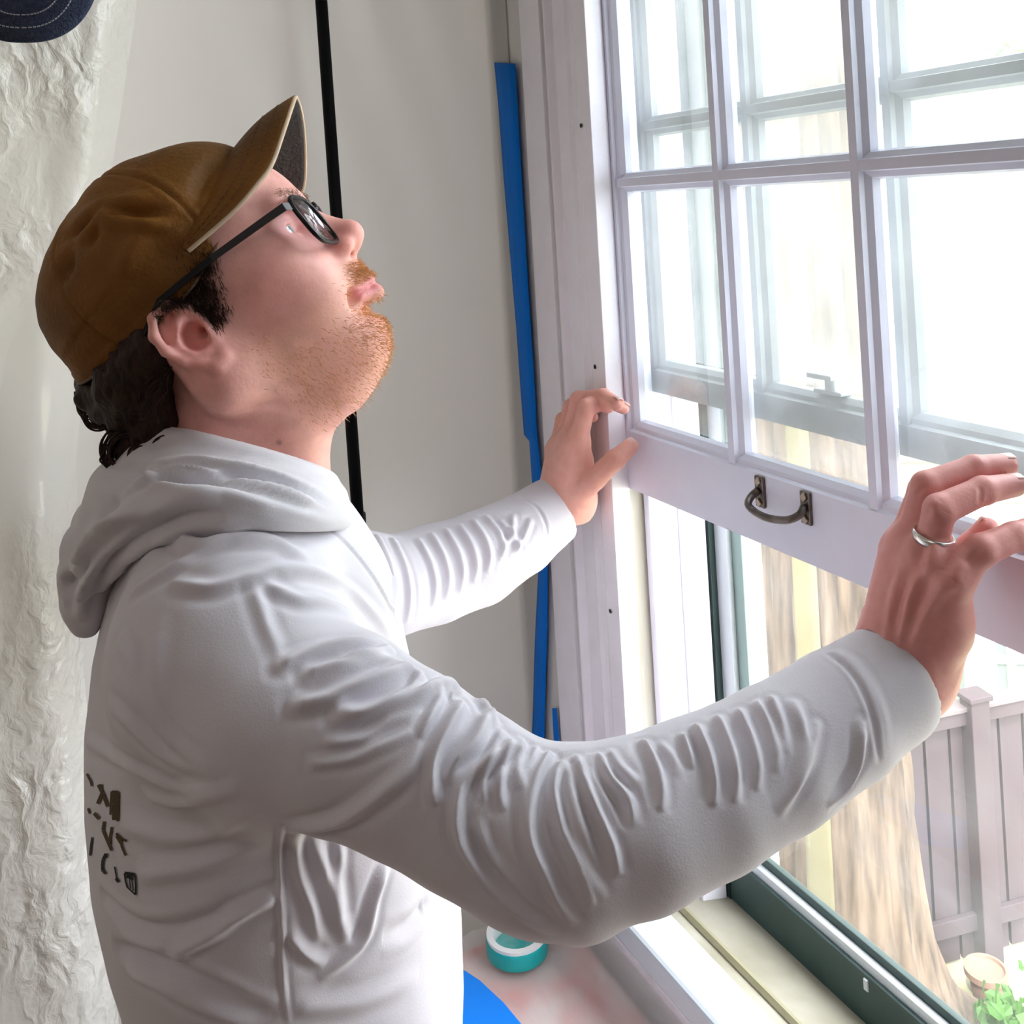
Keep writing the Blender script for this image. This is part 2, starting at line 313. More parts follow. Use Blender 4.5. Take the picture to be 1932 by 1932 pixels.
# ------------------------------------------------------------------ plastic sheets
def film_mat(name, col, rough, fine, fstr, alpha=1.0, tint2=None, scale2=9, big=.0, mask=None):
    m = bpy.data.materials.new(name); m.use_nodes = True; nt = m.node_tree; n = nt.nodes; L = nt.links
    b = n['Principled BSDF']; b.inputs['Base Color'].default_value = (*col, 1); b.inputs['Roughness'].default_value = rough; b.inputs['Specular IOR Level'].default_value = .6
    tc = n.new('ShaderNodeTexCoord')
    wv = n.new('ShaderNodeTexNoise'); wv.inputs['Scale'].default_value = fine*.5; wv.inputs['Detail'].default_value = 3; L.new(tc.outputs['Object'], wv.inputs[0])
    mixv = n.new('ShaderNodeMix'); mixv.data_type = 'VECTOR'; mixv.inputs[0].default_value = .06; L.new(tc.outputs['Object'], mixv.inputs[4]); L.new(wv.outputs['Color'], mixv.inputs[5])
    mp = n.new('ShaderNodeMapping'); mp.inputs['Scale'].default_value = (1.6, 1, .8); mp.inputs['Rotation'].default_value = (0, .5, 0); L.new(mixv.outputs[1], mp.inputs[0])
    vo = n.new('ShaderNodeTexVoronoi'); vo.inputs['Scale'].default_value = fine; vo.feature = 'SMOOTH_F1'; vo.inputs['Smoothness'].default_value = .12; L.new(mp.outputs[0], vo.inputs[0])
    no = n.new('ShaderNodeTexNoise'); no.inputs['Scale'].default_value = fine*1.3; no.inputs['Detail'].default_value = 4; L.new(mp.outputs[0], no.inputs[0])
    ad = n.new('ShaderNodeMath'); ad.operation = 'ADD'; L.new(vo.outputs['Distance'], ad.inputs[0]); L.new(no.outputs[0], ad.inputs[1])
    hsrc = ad.outputs[0]
    if mask:
        mk = n.new('ShaderNodeTexNoise'); mk.inputs['Scale'].default_value = mask; mk.inputs['Detail'].default_value = 2; mp2 = n.new('ShaderNodeMapping'); mp2.inputs['Scale'].default_value = (1.5, 1, .7); L.new(tc.outputs['Object'], mp2.inputs[0]); L.new(mp2.outputs[0], mk.inputs[0])
        mr = n.new('ShaderNodeMapRange'); mr.inputs[1].default_value = .40; mr.inputs[2].default_value = .58; L.new(mk.outputs[0], mr.inputs[0])
        mm = n.new('ShaderNodeMath'); mm.operation = 'MULTIPLY'; L.new(hsrc, mm.inputs[0]); L.new(mr.outputs[0], mm.inputs[1]); hsrc = mm.outputs[0]
    bp = n.new('ShaderNodeBump'); bp.inputs['Strength'].default_value = fstr; bp.inputs['Distance'].default_value = .009; L.new(hsrc, bp.inputs['Height']); L.new(bp.outputs[0], b.inputs['Normal'])
    tr = n.new('ShaderNodeBsdfTranslucent'); tr.inputs[0].default_value = (*col, 1); L.new(bp.outputs[0], tr.inputs['Normal'])
    ms = n.new('ShaderNodeMixShader'); ms.inputs[0].default_value = .4; L.new(b.outputs[0], ms.inputs[1]); L.new(tr.outputs[0], ms.inputs[2]); out = ms.outputs[0]
    if alpha < 1:
        tp = n.new('ShaderNodeBsdfTransparent'); m2 = n.new('ShaderNodeMixShader'); m2.inputs[0].default_value = alpha; L.new(tp.outputs[0], m2.inputs[1]); L.new(out, m2.inputs[2]); out = m2.outputs[0]
    L.new(out, n['Material Output'].inputs[0])
    return m
SHEET_A = film_mat('smooth_plastic_film', (.64, .635, .62), .5, 3, .10)
SHEET_B = film_mat('crinkled_plastic_film', (.88, .855, .80), .09, 34, .85, mask=3.4)
SHEET_C = film_mat('clear_drape_film', (.90, .90, .89), .15, 14, .5, alpha=.42)

def sheet_a():
    nx, nz = 240, 200; X = np.linspace(-.55, .615, nx); Z = np.linspace(0.0, 2.48, nz)
    xx, zz = np.meshgrid(X, Z, indexing='ij')
    yb = 1.30 + .05*np.clip((.615-xx)/.5, 0, 1)**.8
    # soft diagonal folds fanning from the top right
    t = (xx-.55) + (zz-2.6)*.33
    fan = .0035*np.sin(t*70+1.2*np.sin(zz*2.))*np.clip((zz-1.25)/.7, 0, 1)*np.exp(-((xx-.48)/.17)**2)
    big = .012*smoothnoise(xx*4, zz*1.6, 3) + .006*smoothnoise(xx*9+zz*2, zz*4, 5)
    low = .006*smoothnoise(xx*14, zz*12, 9)*np.clip((1.5-zz)/.5, 0, 1)
    left = .02*np.sin(xx*38+zz*3.0)*np.clip((.12-xx)/.2, 0, 1)
    fade = np.clip((.615-xx)/.04, 0, 1)
    yy = yb + (fan+big+low+left)*fade
    cols_ = [[(X[i], float(yy[i, j]), Z[j]) for j in range(nz)] for i in range(nx)]
    for xw, yw in ((.6168, 1.290), (.6172, 1.270), (.6175, 1.246)): cols_.append([(xw, yw, z_) for z_ in Z])
    m = MB(); m.grid(cols_)
    return m.build('plastic_sheet', SHEET_A, None, smooth=True, label='smooth translucent plastic sheet hanging behind the man, taped beside the window', category='plastic sheet', group='plastic sheets around the work area')
sheet_a()
def sheet_b():
    edge = [(285, -600), (268, 0), (222, 300), (185, 520), (150, 900), (165, 1300), (195, 1650), (232, 1932), (280, 3200)]
    ez = []
    for px, py in edge:
        p = on_y(px, py, 1.16); ez.append((p.z, p.x))
    ez.sort(); zs = [e[0] for e in ez]; xs = [e[1] for e in ez]
    nz, nx = 220, 170; Z = np.linspace(0, 2.48, nz); pts = []
    for i in range(nx):
        s = i/(nx-1); row = []
        for z in Z:
            xe = float(np.interp(z, zs, xs)); x = -1.5 + (xe+1.5)*(s**.8)
            y = 1.17 + .05*max(0, 1-(xe-x)/.05)**2
            row.append([x, y, z])
        pts.append(row)
    A = np.array(pts); x = A[..., 0]; z = A[..., 2]
    A[..., 1] += .022*smoothnoise(x*7+z*1.2, z*1.3, 2) + .008*smoothnoise(x*20+z*3, z*4, 4) + .0015*smoothnoise(x*55, z*28, 6) + .014*np.sin(x*30-z*4)*np.clip((z-1.6)/.6, 0, 1)
    m = MB(); m.grid([[tuple(map(float, A[i, j])) for j in range(nz)] for i in range(nx)])
    return m.build('plastic_sheet', SHEET_B, None, smooth=True, label='crinkled shiny plastic sheet at the left behind the man\'s back', category='plastic sheet', group='plastic sheets around the work area')
sheet_b()

# black pole in front of the sheet
p0 = on_y(606, 0, 1.285); p1 = on_y(677, 1000, 1.272)
d = (p1-p0).normalized(); top = p0 - d*((p0.z-2.49)/d.z)*1; top = p0 + d*((2.49-p0.z)/d.z); bot = p1 + d*((.0-p1.z)/d.z)
zm = 1.24; mid = p0 + d*((zm-p0.z)/d.z)
pole = thing('support_pole', bot, 'thin black telescopic pole standing against the plastic sheet', 'pole')
MB().tube([top, mid], .0078, 16).build('upper_tube', BLACKM, pole, smooth=True)
MB().tube([mid+Vector((0, 0, .02)), bot+Vector((0, 0, .01))], .0098, 16).build('lower_tube', mat('black_tube_satin', (.006, .006, .010), .4, spec=.35), pole, smooth=True)
MB().lathe([(0, 0), (.026, 0), (.026, .006), (.012, .018), (.012, .03)], bot).build('foot', BLACKM, pole, smooth=True)
MB().lathe([(.012, -.03), (.012, -.018), (.026, -.006), (.026, 0), (0, 0)], top).build('top_pad', BLACKM, pole, smooth=True)

# blue tape down the sheet's edge
Lp = [(933, 118), (941, 200), (950, 330), (963, 480), (975, 620), (983, 730), (989, 820), (999, 832), (1004, 900), (1010, 960), (1018, 1050), (1014, 1120), (1010, 1210), (1008, 1270), (1006, 1330), (1004, 1410)]
Rp = [(972, 120), (977, 200), (984, 330), (993, 480), (1002, 620), (1009, 730), (1014, 820), (1015, 832), (1022, 900), (1030, 960), (1034, 1050), (1034, 1120), (1032, 1210), (1030, 1270), (1029, 1330), (1027, 1410)]
rows = []
for (a, b) in zip(Lp, Rp):
    q0, q1 = on_x(*a, .6145), on_x(*b, .6125); rows.append([q0.lerp(q1, t) + Vector((-.0012*math.sin(t*math.pi)-.0008*random.random(), 0, 0)) for t in (0, .33, .66, 1)])
rows.append([p + Vector((0, 0, -.5)) for p in rows[-1]])
MB().grid(rows).build('painters_tape', BLUE, None, solid=.0006, smooth=True, label='long blue painter\'s tape strip running down the sheet edge beside the window', category='tape', group='blue painter\'s tape')
rows = [[on_x(a, y, .6135), on_x(b, y, .6135)] for a, b, y in ((1042, 1050, 1336), (1044, 1054, 1380), (1047, 1057, 1425), (1050, 1061, 1480))]
MB().grid(rows).build('painters_tape', BLUE, None, solid=.0006, label='short blue tape piece on the wall right of the long strip', category='tape', group='blue painter\'s tape')

# ------------------------------------------------------------------ bench under the window
ZB = CZ-.93
CLOTH = mat('patterned_cloth', (.86, .82, .77), .85, var=1, vscale=13, col2=(.78, .10, .07), vdet=6)
bench = thing('window_bench', (.47, .72, 0), 'low bench under the window with a red and cream patterned cover', 'bench')
MB().box((.325, .02, .10), (.600, 1.195, ZB-.03)).build('bench_box', WPAINT, bench, bevel=.004)
MB().box((.315, .01, ZB-.03), (.602, 1.205, ZB-.006)).build('seat_cover', CLOTH, bench, bevel=.008)
MB().box((.335, .04, 0), (.598, 1.19, .10)).build('plinth', WPAINT, bench)
nx, ny = 60, 150; X = np.linspace(.29, .606, nx); Y = np.linspace(.0, 1.212, ny); xx, yy = np.meshgrid(X, Y, indexing='ij')
zz = ZB + .001 + .010*np.abs(smoothnoise(xx*26, yy*9, 1)) + .007*np.abs(smoothnoise(xx*50+yy*10, yy*26, 8)) + .045*np.clip((xx-.56)/.05, 0, 1)**1.3
zz -= .12*np.clip((.315-xx)/.02, 0, 1.2)
MB().grid([[(X[i], Y[j], float(zz[i, j])) for j in range(ny)] for i in range(nx)]).build('plastic_drape', SHEET_C, None, smooth=True, label='clear plastic film draped over the bench below the sill', category='plastic film')
# teal tape roll
c = on_z(975, 1765, CZ-.905); c.z = 0
roll = thing('tape_roll', (c.x, c.y, ZB+.006), 'small teal tape roll with white rim lying on the draped bench', 'tape roll')
TEAL = mat('teal_tape', (.0, .42, .42), .4); 
z0 = ZB+.008
MB().lathe([(.030, 0), (.038, 0), (.0385, .004), (.0385, .016), (.038, .0185), (.030, .0185), (.030, 0)], (c.x, c.y, z0), 56).build('tape', TEAL, roll, smooth=False)
MB().lathe([(.0285, .001), (.0300, .001), (.0372, .0187), (.0372, .0225), (.0300, .0225), (.0285, .020), (.0285, .001)], (c.x, c.y, z0), 56).build('rim', mat('white_core', (.85, .86, .85), .5), roll)
MB().lathe([(0, .006), (.028, .006), (.0283, .003), (0, .003)], (c.x, c.y, z0), 40).build('core', mat('teal_inner', (.02, .40, .38), .5, bump=1, bscale=60, var=.5, vscale=40, col2=(.4, .6, .55)), roll)
# blue tape on the film
zt = ZB+.012
q = [on_z(862, 1822, zt), on_z(905, 1850, zt), on_z(950, 1892, zt), on_z(990, 1940, zt), on_z(960, 2010, zt), on_z(840, 2000, zt), on_z(840, 1880, zt)]
MB().add([(*v.xy, v.z+.0) for v in q], [tuple(range(7))]).build('painters_tape', mat('bright_blue_tape', (0, .22, .85), .5), None, solid=.0008, label='bright blue tape patch on the draped bench beside the man\'s waist', category='tape', group='blue painter\'s tape')

# ------------------------------------------------------------------ navy cap hanging at upper left
NAVY = mat('navy_denim', (.018, .028, .07), .85, bump=1, bscale=500, var=.8, vscale=260, col2=(.05, .065, .12), vdet=8)
THREAD = mat('grey_thread', (.35, .36, .42), .7)
def hang_cap():
    dd = 1.0
    root = thing('baseball_cap', P(62, 80, dd), 'dark navy denim cap hung brim down, cut off at the top left corner', 'cap')
    # brim outline in image-plane axes at distance dd
    def Q(px, py, o=0): return P(px, py, dd) - DV*o
    N = 48; out = []
    cx = 55
    def outline(s, k=1.0):    # s -1..1
        a = s*math.pi/2
        x = cx + k*134*math.copysign(abs(math.sin(a))**.80, a); y = 84 - (1-k)*134 - k*170*(1-abs(math.cos(a))**.85)
        return x, y
    rows = []
    for j in range(9):
        t = j/8; row = []
        for i in range(N+1):
            s = -1+2*i/N; x, y = outline(s)
            xr, yr = cx + (x-cx)*.92, -95 - 30*math.cos(s*1.5)
            px, py = x+(xr-x)*t, y+(yr-y)*t
            row.append(Q(px, py, .012*(1-((px-cx)/123)**2)))
        rows.append(row)
    MB().grid(rows).build('brim', NAVY, root, smooth=True, solid=.004)
    for k in (.80, .62):
        for i in range(2, N-2):
            s = -1+2*i/N; x, y = outline(s, k); s2 = s+1.3/N; x2, y2 = outline(s2, k)
            if y < -60: continue
            if i % 1 == 0:
                a, b = Q(x, y, .0152), Q(x2, y2, .0152)
                st_.tube([a, b], .0007, 5)
    st_.build('stitching', THREAD, root)
    # crown: dome above the brim, opening toward the sheet
    dome = MB(); rr = []
    for i in range(17):
        e = i/16*math.pi/2; ring = []
        for k in range(33):
            a = 2*math.pi*k/32
            ring.append(Q(cx+118*math.cos(a)*math.cos(e), -205+135*math.sin(a)*math.cos(e), .005+.10*math.sin(e)))
        rr.append(ring)
    dome.grid(rr).build('crown', NAVY, root, smooth=True, solid=.002)
    b = Q(cx, -205, .105); MB().lathe([(0, 0), (.007, .0), (.008, .002), (.006, .004), (0, .005)], b).build('button', NAVY, root)
    top = Q(cx, -335, .0)
    MB().tube([top, Vector((top.x, top.y, 2.5))], .0016, 8).build('hanging_cord', BLACKM, root)
st_ = MB()
hang_cap()

# ------------------------------------------------------------------ outside
GZ = CZ-4.84
SOIL = mat('yard_ground', (.40, .34, .26), .95, bump=1, bscale=9, var=.8, vscale=3, col2=(.22, .28, .12))
MB().box((.9, -14, GZ-.1), (40, 40, GZ)).build('ground', SOIL, **S)
MB().box((.79, -8, GZ), (.86, 10, ZS-.05)).box((.79, -8, ZH+.05), (.86, 10, 2.9)).box((.79, -8, ZS-.05), (.86, Y0-.03, ZH+.05)).box((.79, Y1+.03, ZS-.05), (.86, 10, ZH+.05)).build('wall_outside', mat('own_siding', (.75, .74, .68), .8), **S)
# tree trunk with flared roots
BARK = mat('bark', (.145, .100, .070), .95, bump=1, bscale=14, var=1, vscale=12, col2=(.050, .034, .024), stretch=(1.6, 1.6, .22), vdet=8)
BARKP = mat('pale_bare_wood', (.16, .138, .078), .9, bump=.5, bscale=12, var=.5, vscale=6, col2=(.11, .10, .055), stretch=(1, 1, .2))
tc0 = P(1582, 1500, 5.5)
tree = thing('tree', (tc0.x, tc0.y, GZ), 'thick rough barked tree trunk just outside the window', 'tree')
def trunk():
    up = Vector((0, 0, 1)); pts = []; nz, na = 70, 96
    for i in range(nz):
        t = i/(nz-1); z = GZ-.02 + t*(9.5); row = []
        r = .36 + .42*math.exp(-(z-GZ)/.35) + .03*math.exp(-(z-GZ)/1.5) - .004*(z-GZ)*3
        for k in range(na+1):
            a = 2*math.pi*k/na
            flare = 1 + .45*math.exp(-(z-GZ)/.5)*max(0, math.cos(3*a+.8))
            rid = .016*math.sin(a*17+2*math.sin(z*1.7))+.012*math.sin(a*31+z*.9)+.01*random.random()
            row.append((tc0.x + (r*flare+rid)*math.cos(a), tc0.y + (r*flare+rid)*math.sin(a), z))
        pts.append(row)
    MB().grid(pts).build('trunk', BARK, tree, smooth=True)
    # stripped pale band
    va = math.atan2(-tc0.y, -tc0.x)-.32; pts = []
    for i in range(60):
        z = GZ+.25 + i/59*8.8; r = .395 + .42*math.exp(-(z-GZ)/.35) + .03*math.exp(-(z-GZ)/1.5) - .012*(z-GZ)
        pts.append([(tc0.x + r*math.cos(va+da), tc0.y+r*math.sin(va+da), z) for da in np.linspace(-.13, .20, 8)])
    MB().grid(pts).build('bare_band', BARKP, tree, smooth=True, solid=.02)
    for b, (ang, zz) in enumerate(((.6, 5.2), (2.5, 6.1), (4.2, 6.8), (5.3, 5.8), (1.4, 7.3))):
        a = Vector((tc0.x, tc0.y, GZ+zz)); e = a + Vector((math.cos(ang)*2.2, math.sin(ang)*2.2, 1.6)); mid = a.lerp(e, .5)+Vector((0, 0, .25))
        MB().tube([a, mid, e], [.16, .10, .04], 10).build('branch', BARK, tree, smooth=True)
trunk()
LEAF = mat('bright_leaf', (.07, .19, .03), .5, transl=.4)
LEAFD = mat('spring_leaf', (.14, .30, .05), .5, transl=.4)
def leaves(center, n, spread, size, name, m, parent=None, **tags):
    b = MB()
    for i in range(n):
        c = Vector(center) + Vector([random.gauss(0, spread*s) for s in (1, 1, .7)])
        u = Vector([random.gauss(0, 1) for _ in range(3)]).normalized(); v = u.orthogonal().normalized(); w_ = u.cross(v); s = size*random.uniform(.6, 1.2)
        b.add([c, c+u*s*.35+v*s*.3, c+u*s*.75+v*s*.25+w_*.1*s, c+u*s, c+u*s*.75-v*s*.25+w_*.1*s, c+u*s*.35-v*s*.3], [(0, 1, 2, 3), (0, 3, 4, 5)])
    return b.build(name, m, parent, **tags)
for (px, py, dd_, n, sp) in ((1800, 150, 7.5, 26, .05), (1395, 415, 6.5, 22, .04), (1890, 95, 7.5, 30, .07), (1700, -300, 7, 900, .8), (1500, -420, 6.5, 900, .9)):
    leaves(P(px, py, dd_), n, sp, .12, 'leaf_cluster', LEAFD, tree)
# leafy shrub at the lower right
def shrub(px, py, d, n, sp, label):
    c = P(px, py, d); o = thing('leafy_shrub', (c.x, c.y, GZ), label, 'shrub', group='shrubs in the yard')
    for k in range(7):
        a = k*.9; MB().tube([(c.x, c.y, GZ), (c.x+.12*math.cos(a), c.y+.12*math.sin(a), (GZ+c.z)/2), (c.x+.22*math.cos(a), c.y+.22*math.sin(a), c.z+.1)], [.012, .008, .004], 6).build('stem', BARK, o)
    leaves(c, n, sp, .12, 'foliage', LEAF, o)
shrub(1925, 1955, 5.4, 300, .12, 'bright green leafy shrub in front of the fence, bottom right')
# fence
FEN = mat('mauve_grey_fence', (.064, .043, .050), .8, bump=.5, bscale=30, var=.4, vscale=5, col2=(.046, .032, .036), stretch=(1, 1, .2))
fa = P(1674, 1400, 6.2); fb = P(1990, 1400, 6.5); fd = Vector((fb.x-fa.x, fb.y-fa.y, 0)).normalized(); fn = Vector((-fd.y, fd.x, 0))
if fn.dot(DV) > 0: fn = -fn
fence = thing('wooden_fence', (fa.x, fa.y, GZ), 'mauve grey board fence with capped posts across the yard', 'fence')
H = 1.56
def fpt(s, z, o=0): return Vector((fa.x, fa.y, GZ+z)) + fd*s + fn*o
s = -2.6
while s < 3.2:
    MB().obox(fpt(s+.085, H/2-.04, 0), fd*.0785, fn*.011, Vector((0, 0, H/2-.06))).build('board', FEN, fence)
    s += .178
MB().obox(fpt(.3, H/2-.04, -.014), fd*2.95, fn*.002, Vector((0, 0, H/2-.07))).build('gap_darkener', mat('gap_dark', (.022, .018, .018), .9), fence)  # dark sheet added behind the boards so the gaps look shaded
for s in (-2.2, .58, 3.1):
    pm = MB().obox(fpt(s, H/2+.03, .06), fd*.065, fn*.055, Vector((0, 0, H/2+.03))).build('post', FEN, fence, bevel=.006)
    MB().obox(fpt(s, H+.075, .06), fd*.082, fn*.072, Vector((0, 0, .016))).build('post_cap', FEN, pm, bevel=.006)
MB().obox(fpt(.3, H-.05, .035), fd*2.95, fn*.025, Vector((0, 0, .05))).build('rail', FEN, fence, bevel=.004)
MB().obox(fpt(.3, H-.0, .02), fd*2.95, fn*.055, Vector((0, 0, .014))).build('cap_rail', mat('fence_cap', (.13, .105, .11), .6), fence, bevel=.004)
MB().obox(fpt(.3, .25, .035), fd*2.95, fn*.02, Vector((0, 0, .05))).build('rail', FEN, fence, bevel=.004)
# terracotta pot
pc = P(1862, 1865, 6.0); pot = thing('flower_pot', (pc.x, pc.y, GZ), 'pale terracotta pot on the ground at the foot of the fence', 'flower pot')
MB().lathe([(0, 0), (.075, 0), (.10, .15), (.12, .15), (.12, .185), (.105, .185), (.10, .17), (0, .16)], (pc.x, pc.y, GZ), 36).build('pot', mat('terracotta', (.24, .14, .10), .85), pot, smooth=False)
# neighbouring house: cream siding with white trimmed windows
SIDE = mat('cream_siding', (.30, .27, .19), .8); WTRIM = mat('white_house_trim', (.85, .87, .85), .6); DGL = mat('far_window_glass', (.22, .26, .25), .15, spec=.8)
ha = P(1150, 900, 9.4); hb = P(2250, 900, 8.6); hd = Vector((hb.x-ha.x, hb.y-ha.y, 0)).normalized(); hn = Vector((-hd.y, hd.x, 0))
if hn.dot(DV) > 0: hn = -hn
house = thing('neighbouring_house', (ha.x, ha.y, GZ), 'cream clapboard house with white trimmed windows behind the fence', 'house')
wl = MB(); z = GZ
while z < GZ+8.6:
    a = Vector((ha.x, ha.y, z)) - hd*3; b = a + hd*16
    wl.add([a+hn*.03, b+hn*.03, b+hn*.005+Vector((0, 0, .18)), a+hn*.005+Vector((0, 0, .18))], [(0, 1, 2, 3)])
    wl.add([a+hn*.005, b+hn*.005, b+hn*.03, a+hn*.03], [(0, 1, 2, 3)]); z += .18
a = Vector((ha.x, ha.y, GZ)) - hd*3 - hn*2; wl.obox(a+hd*8-Vector((0, 0, -4.3))+hn*0.9, hd*8, hn*1.05, Vector((0, 0, 4.3)))
wl.build('siding_wall', SIDE, house)
def hwin(px, py, w_, h_):
    r = ray(px, py); t = (ha-CAM).dot(hn)/r.dot(hn); c = CAM + r*t + hn*.05
    f = MB().obox(c, hd*(w_/2+.09), hn*.04, Vector((0, 0, h_/2+.09))).build('window_frame', WTRIM, house, bevel=.01)
    MB().obox(c+hn*.03, hd*(w_/2), hn*.02, Vector((0, 0, h_/2))).build('pane', DGL, f)
    MB().obox(c+hn*.055, hd*.035, hn*.012, Vector((0, 0, h_/2))).obox(c+hn*.055, hd*(w_/2), hn*.012, Vector((0, 0, .03))).build('glazing_bar', WTRIM, f)
hwin(1900, 1235, .95, .75); hwin(1420, 1255, .45, .9); hwin(1870, 690, 1.0, 1.2); hwin(1275, 560, .5, 2.6); hwin(1300, 150, .4, 2.4); hwin(1760, 120, .8, 1.6)
c = P(1330, 1230, 11.3); 
MB().tube([P(1385, 1125, 8.9), P(1505, 1190, 8.9)], .035, 8).build('gutter', mat('gutter_brown', (.42, .33, .22), .7), house)
MB().obox(P(1455, 400, 8.95), hd*.12, hn*.05, Vector((0, 0, 4.5))).build('corner_board', WTRIM, house)
MB().obox(P(1800, 400, 8.6), hd*.12, hn*.05, Vector((0, 0, 4.5))).build('corner_board', WTRIM, house)

# ================================================================== PERSON
# ---- signed distance field toolkit
class Field:
    def __init__(s, lo, hi, h):
        s.lo = np.array(lo, np.float32); s.h = h; s.n = (np.ceil((np.array(hi)-s.lo)/h).astype(int)+1)
        s.D = np.full(s.n, 1.0, np.float32)
    def _sub(s, lo, hi):
        a = np.maximum(0, np.floor((np.array(lo)-s.lo)/s.h).astype(int)); b = np.minimum(s.n, np.ceil((np.array(hi)-s.lo)/s.h).astype(int)+1)
        if np.any(b <= a): return None, None
        g = [s.lo[i] + s.h*np.arange(a[i], b[i], dtype=np.float32) for i in range(3)]
        return tuple(slice(a[i], b[i]) for i in range(3)), (g[0][:, None, None], g[1][None, :, None], g[2][None, None, :])
    def _op(s, sl, d, k, sub, mode=None):
        D = s.D[sl]
        if not sub:
            if k > 0:
                hh = np.clip(.5+.5*(D-d)/k, 0, 1); s.D[sl] = D*(1-hh)+d*hh - k*hh*(1-hh)
            else: s.D[sl] = np.minimum(D, d)
        else:
            if k > 0:
                hh = np.clip(.5-.5*(D+d)/k, 0, 1); s.D[sl] = D*(1-hh)-d*hh + k*hh*(1-hh)
            else: s.D[sl] = np.maximum(D, -d)
    def cap(s, a, b, ra, rb, k=0, sub=False):
        a = np.array(a, np.float32); b = np.array(b, np.float32); R = max(ra, rb)+k+3*s.h
        sl, g = s._sub(np.minimum(a, b)-R, np.maximum(a, b)+R)
        if sl is None: return s
        ab = b-a; L2 = float(ab@ab)+1e-12
        p = [g[i]-a[i] for i in range(3)]
        t = np.clip((p[0]*ab[0]+p[1]*ab[1]+p[2]*ab[2])/L2, 0, 1)
        d = np.sqrt((p[0]-t*ab[0])**2+(p[1]-t*ab[1])**2+(p[2]-t*ab[2])**2) - (ra+(rb-ra)*t)
        s._op(sl, d, k, sub); return s
    def ell(s, c, r, R=None, k=0, sub=False):
        """R: 3x3 columns = local axes"""
        c = np.array(c, np.float32); r = np.array(r, np.float32); R = np.eye(3) if R is None else np.array(R)
        ext = np.sqrt(((R*r[None, :])**2).sum(1))+k+3*s.h
        sl, g = s._sub(c-ext, c+ext)
        if sl is None: return s
        p = [g[i]-c[i] for i in range(3)]
        q = [p[0]*R[0, i]+p[1]*R[1, i]+p[2]*R[2, i] for i in range(3)]
        k0 = np.sqrt((q[0]/r[0])**2+(q[1]/r[1])**2+(q[2]/r[2])**2); k1 = np.sqrt((q[0]/r[0]**2)**2+(q[1]/r[1]**2)**2+(q[2]/r[2]**2)**2)
        d = k0*(k0-1)/np.maximum(k1, 1e-6)
        s._op(sl, d, k, sub); return s
    def chain(s, pts, rads, k=.004, k0=None, sub=False):
        for i in range(len(pts)-1): s.cap(pts[i], pts[i+1], rads[i], rads[i+1], (k0 if (k0 is not None and i == 0) else k), sub)
        return s
    def smooth(s, it=1):
        for _ in range(it):
            D = s.D
            for ax in range(3):
                E = D.copy(); sl = [slice(None)]*3; a = list(sl); b = list(sl); c = list(sl)
                a[ax] = slice(0, -2); b[ax] = slice(1, -1); c[ax] = slice(2, None)
                E[tuple(b)] = .25*D[tuple(a)]+.5*D[tuple(b)]+.25*D[tuple(c)]; D = E
            s.D = D
        return s
    def mesh(s):
        D = s.D; S_ = D < 0; n = np.array(D.shape)-1
        cnt = np.zeros(n, np.int8)
        cs = [(i, j, k) for i in (0, 1) for j in (0, 1) for k in (0, 1)]
        def cut(A, c): return A[c[0]:c[0]+n[0], c[1]:c[1]+n[1], c[2]:c[2]+n[2]]
        for c in cs: cnt += cut(S_, c)
        I, J, K = np.nonzero((cnt > 0) & (cnt < 8)); N = len(I)
        idx = np.full(n, -1, np.int32); idx[I, J, K] = np.arange(N)
        acc = np.zeros((N, 3)); ne = np.zeros(N)
        vals = {c: D[I+c[0], J+c[1], K+c[2]] for c in cs}
        for c in cs:
            for ax in range(3):
                if c[ax] == 0:
                    c2 = list(c); c2[ax] = 1; c2 = tuple(c2); a, b = vals[c], vals[c2]
                    m = (a < 0) != (b < 0); t = np.where(m, a/np.where(m, a-b, 1), 0)
                    q = np.array(c, float)[None, :].repeat(N, 0); q[:, ax] += t
                    acc += q*m[:, None]; ne += m
        V = (np.stack([I, J, K], 1)+acc/ne[:, None])*s.h+s.lo
        Fs = []
        for ax in range(3):
            sl = [slice(1, n[i]) for i in range(3)]; sl[ax] = slice(0, n[ax]); sl2 = list(sl); sl2[ax] = slice(1, n[ax]+1)
            A = S_[tuple(sl)]; B = S_[tuple(sl2)]; i, j, k = np.nonzero(A != B); fl = A[i, j, k]
            o = np.stack([i, j, k], 1)+1; o[:, ax] -= 1
            u, v = [(1, 2), (2, 0), (0, 1)][ax]
            def at(du, dv):
                q = o.copy(); q[:, u] -= du; q[:, v] -= dv; return idx[q[:, 0], q[:, 1], q[:, 2]]
            Q = np.stack([at(1, 1), at(0, 1), at(0, 0), at(1, 0)], 1); Q[~fl] = Q[~fl][:, ::-1]; Fs.append(Q)
        Fq = np.concatenate(Fs); Fq = Fq[(Fq >= 0).all(1)]
        return V, Fq
def np_mesh(name, V, Fq):
    me = bpy.data.meshes.new(name); me.vertices.add(len(V)); me.vertices.foreach_set('co', np.asarray(V, np.float32).ravel())
    me.loops.add(Fq.size); me.loops.foreach_set('vertex_index', Fq.astype(np.int32).ravel())
    me.polygons.add(len(Fq)); me.polygons.foreach_set('loop_start', np.arange(0, Fq.size, Fq.shape[1], dtype=np.int32))
    me.update(calc_edges=True); me.polygons.foreach_set('use_smooth', np.ones(len(Fq), bool)); me.validate(); return me
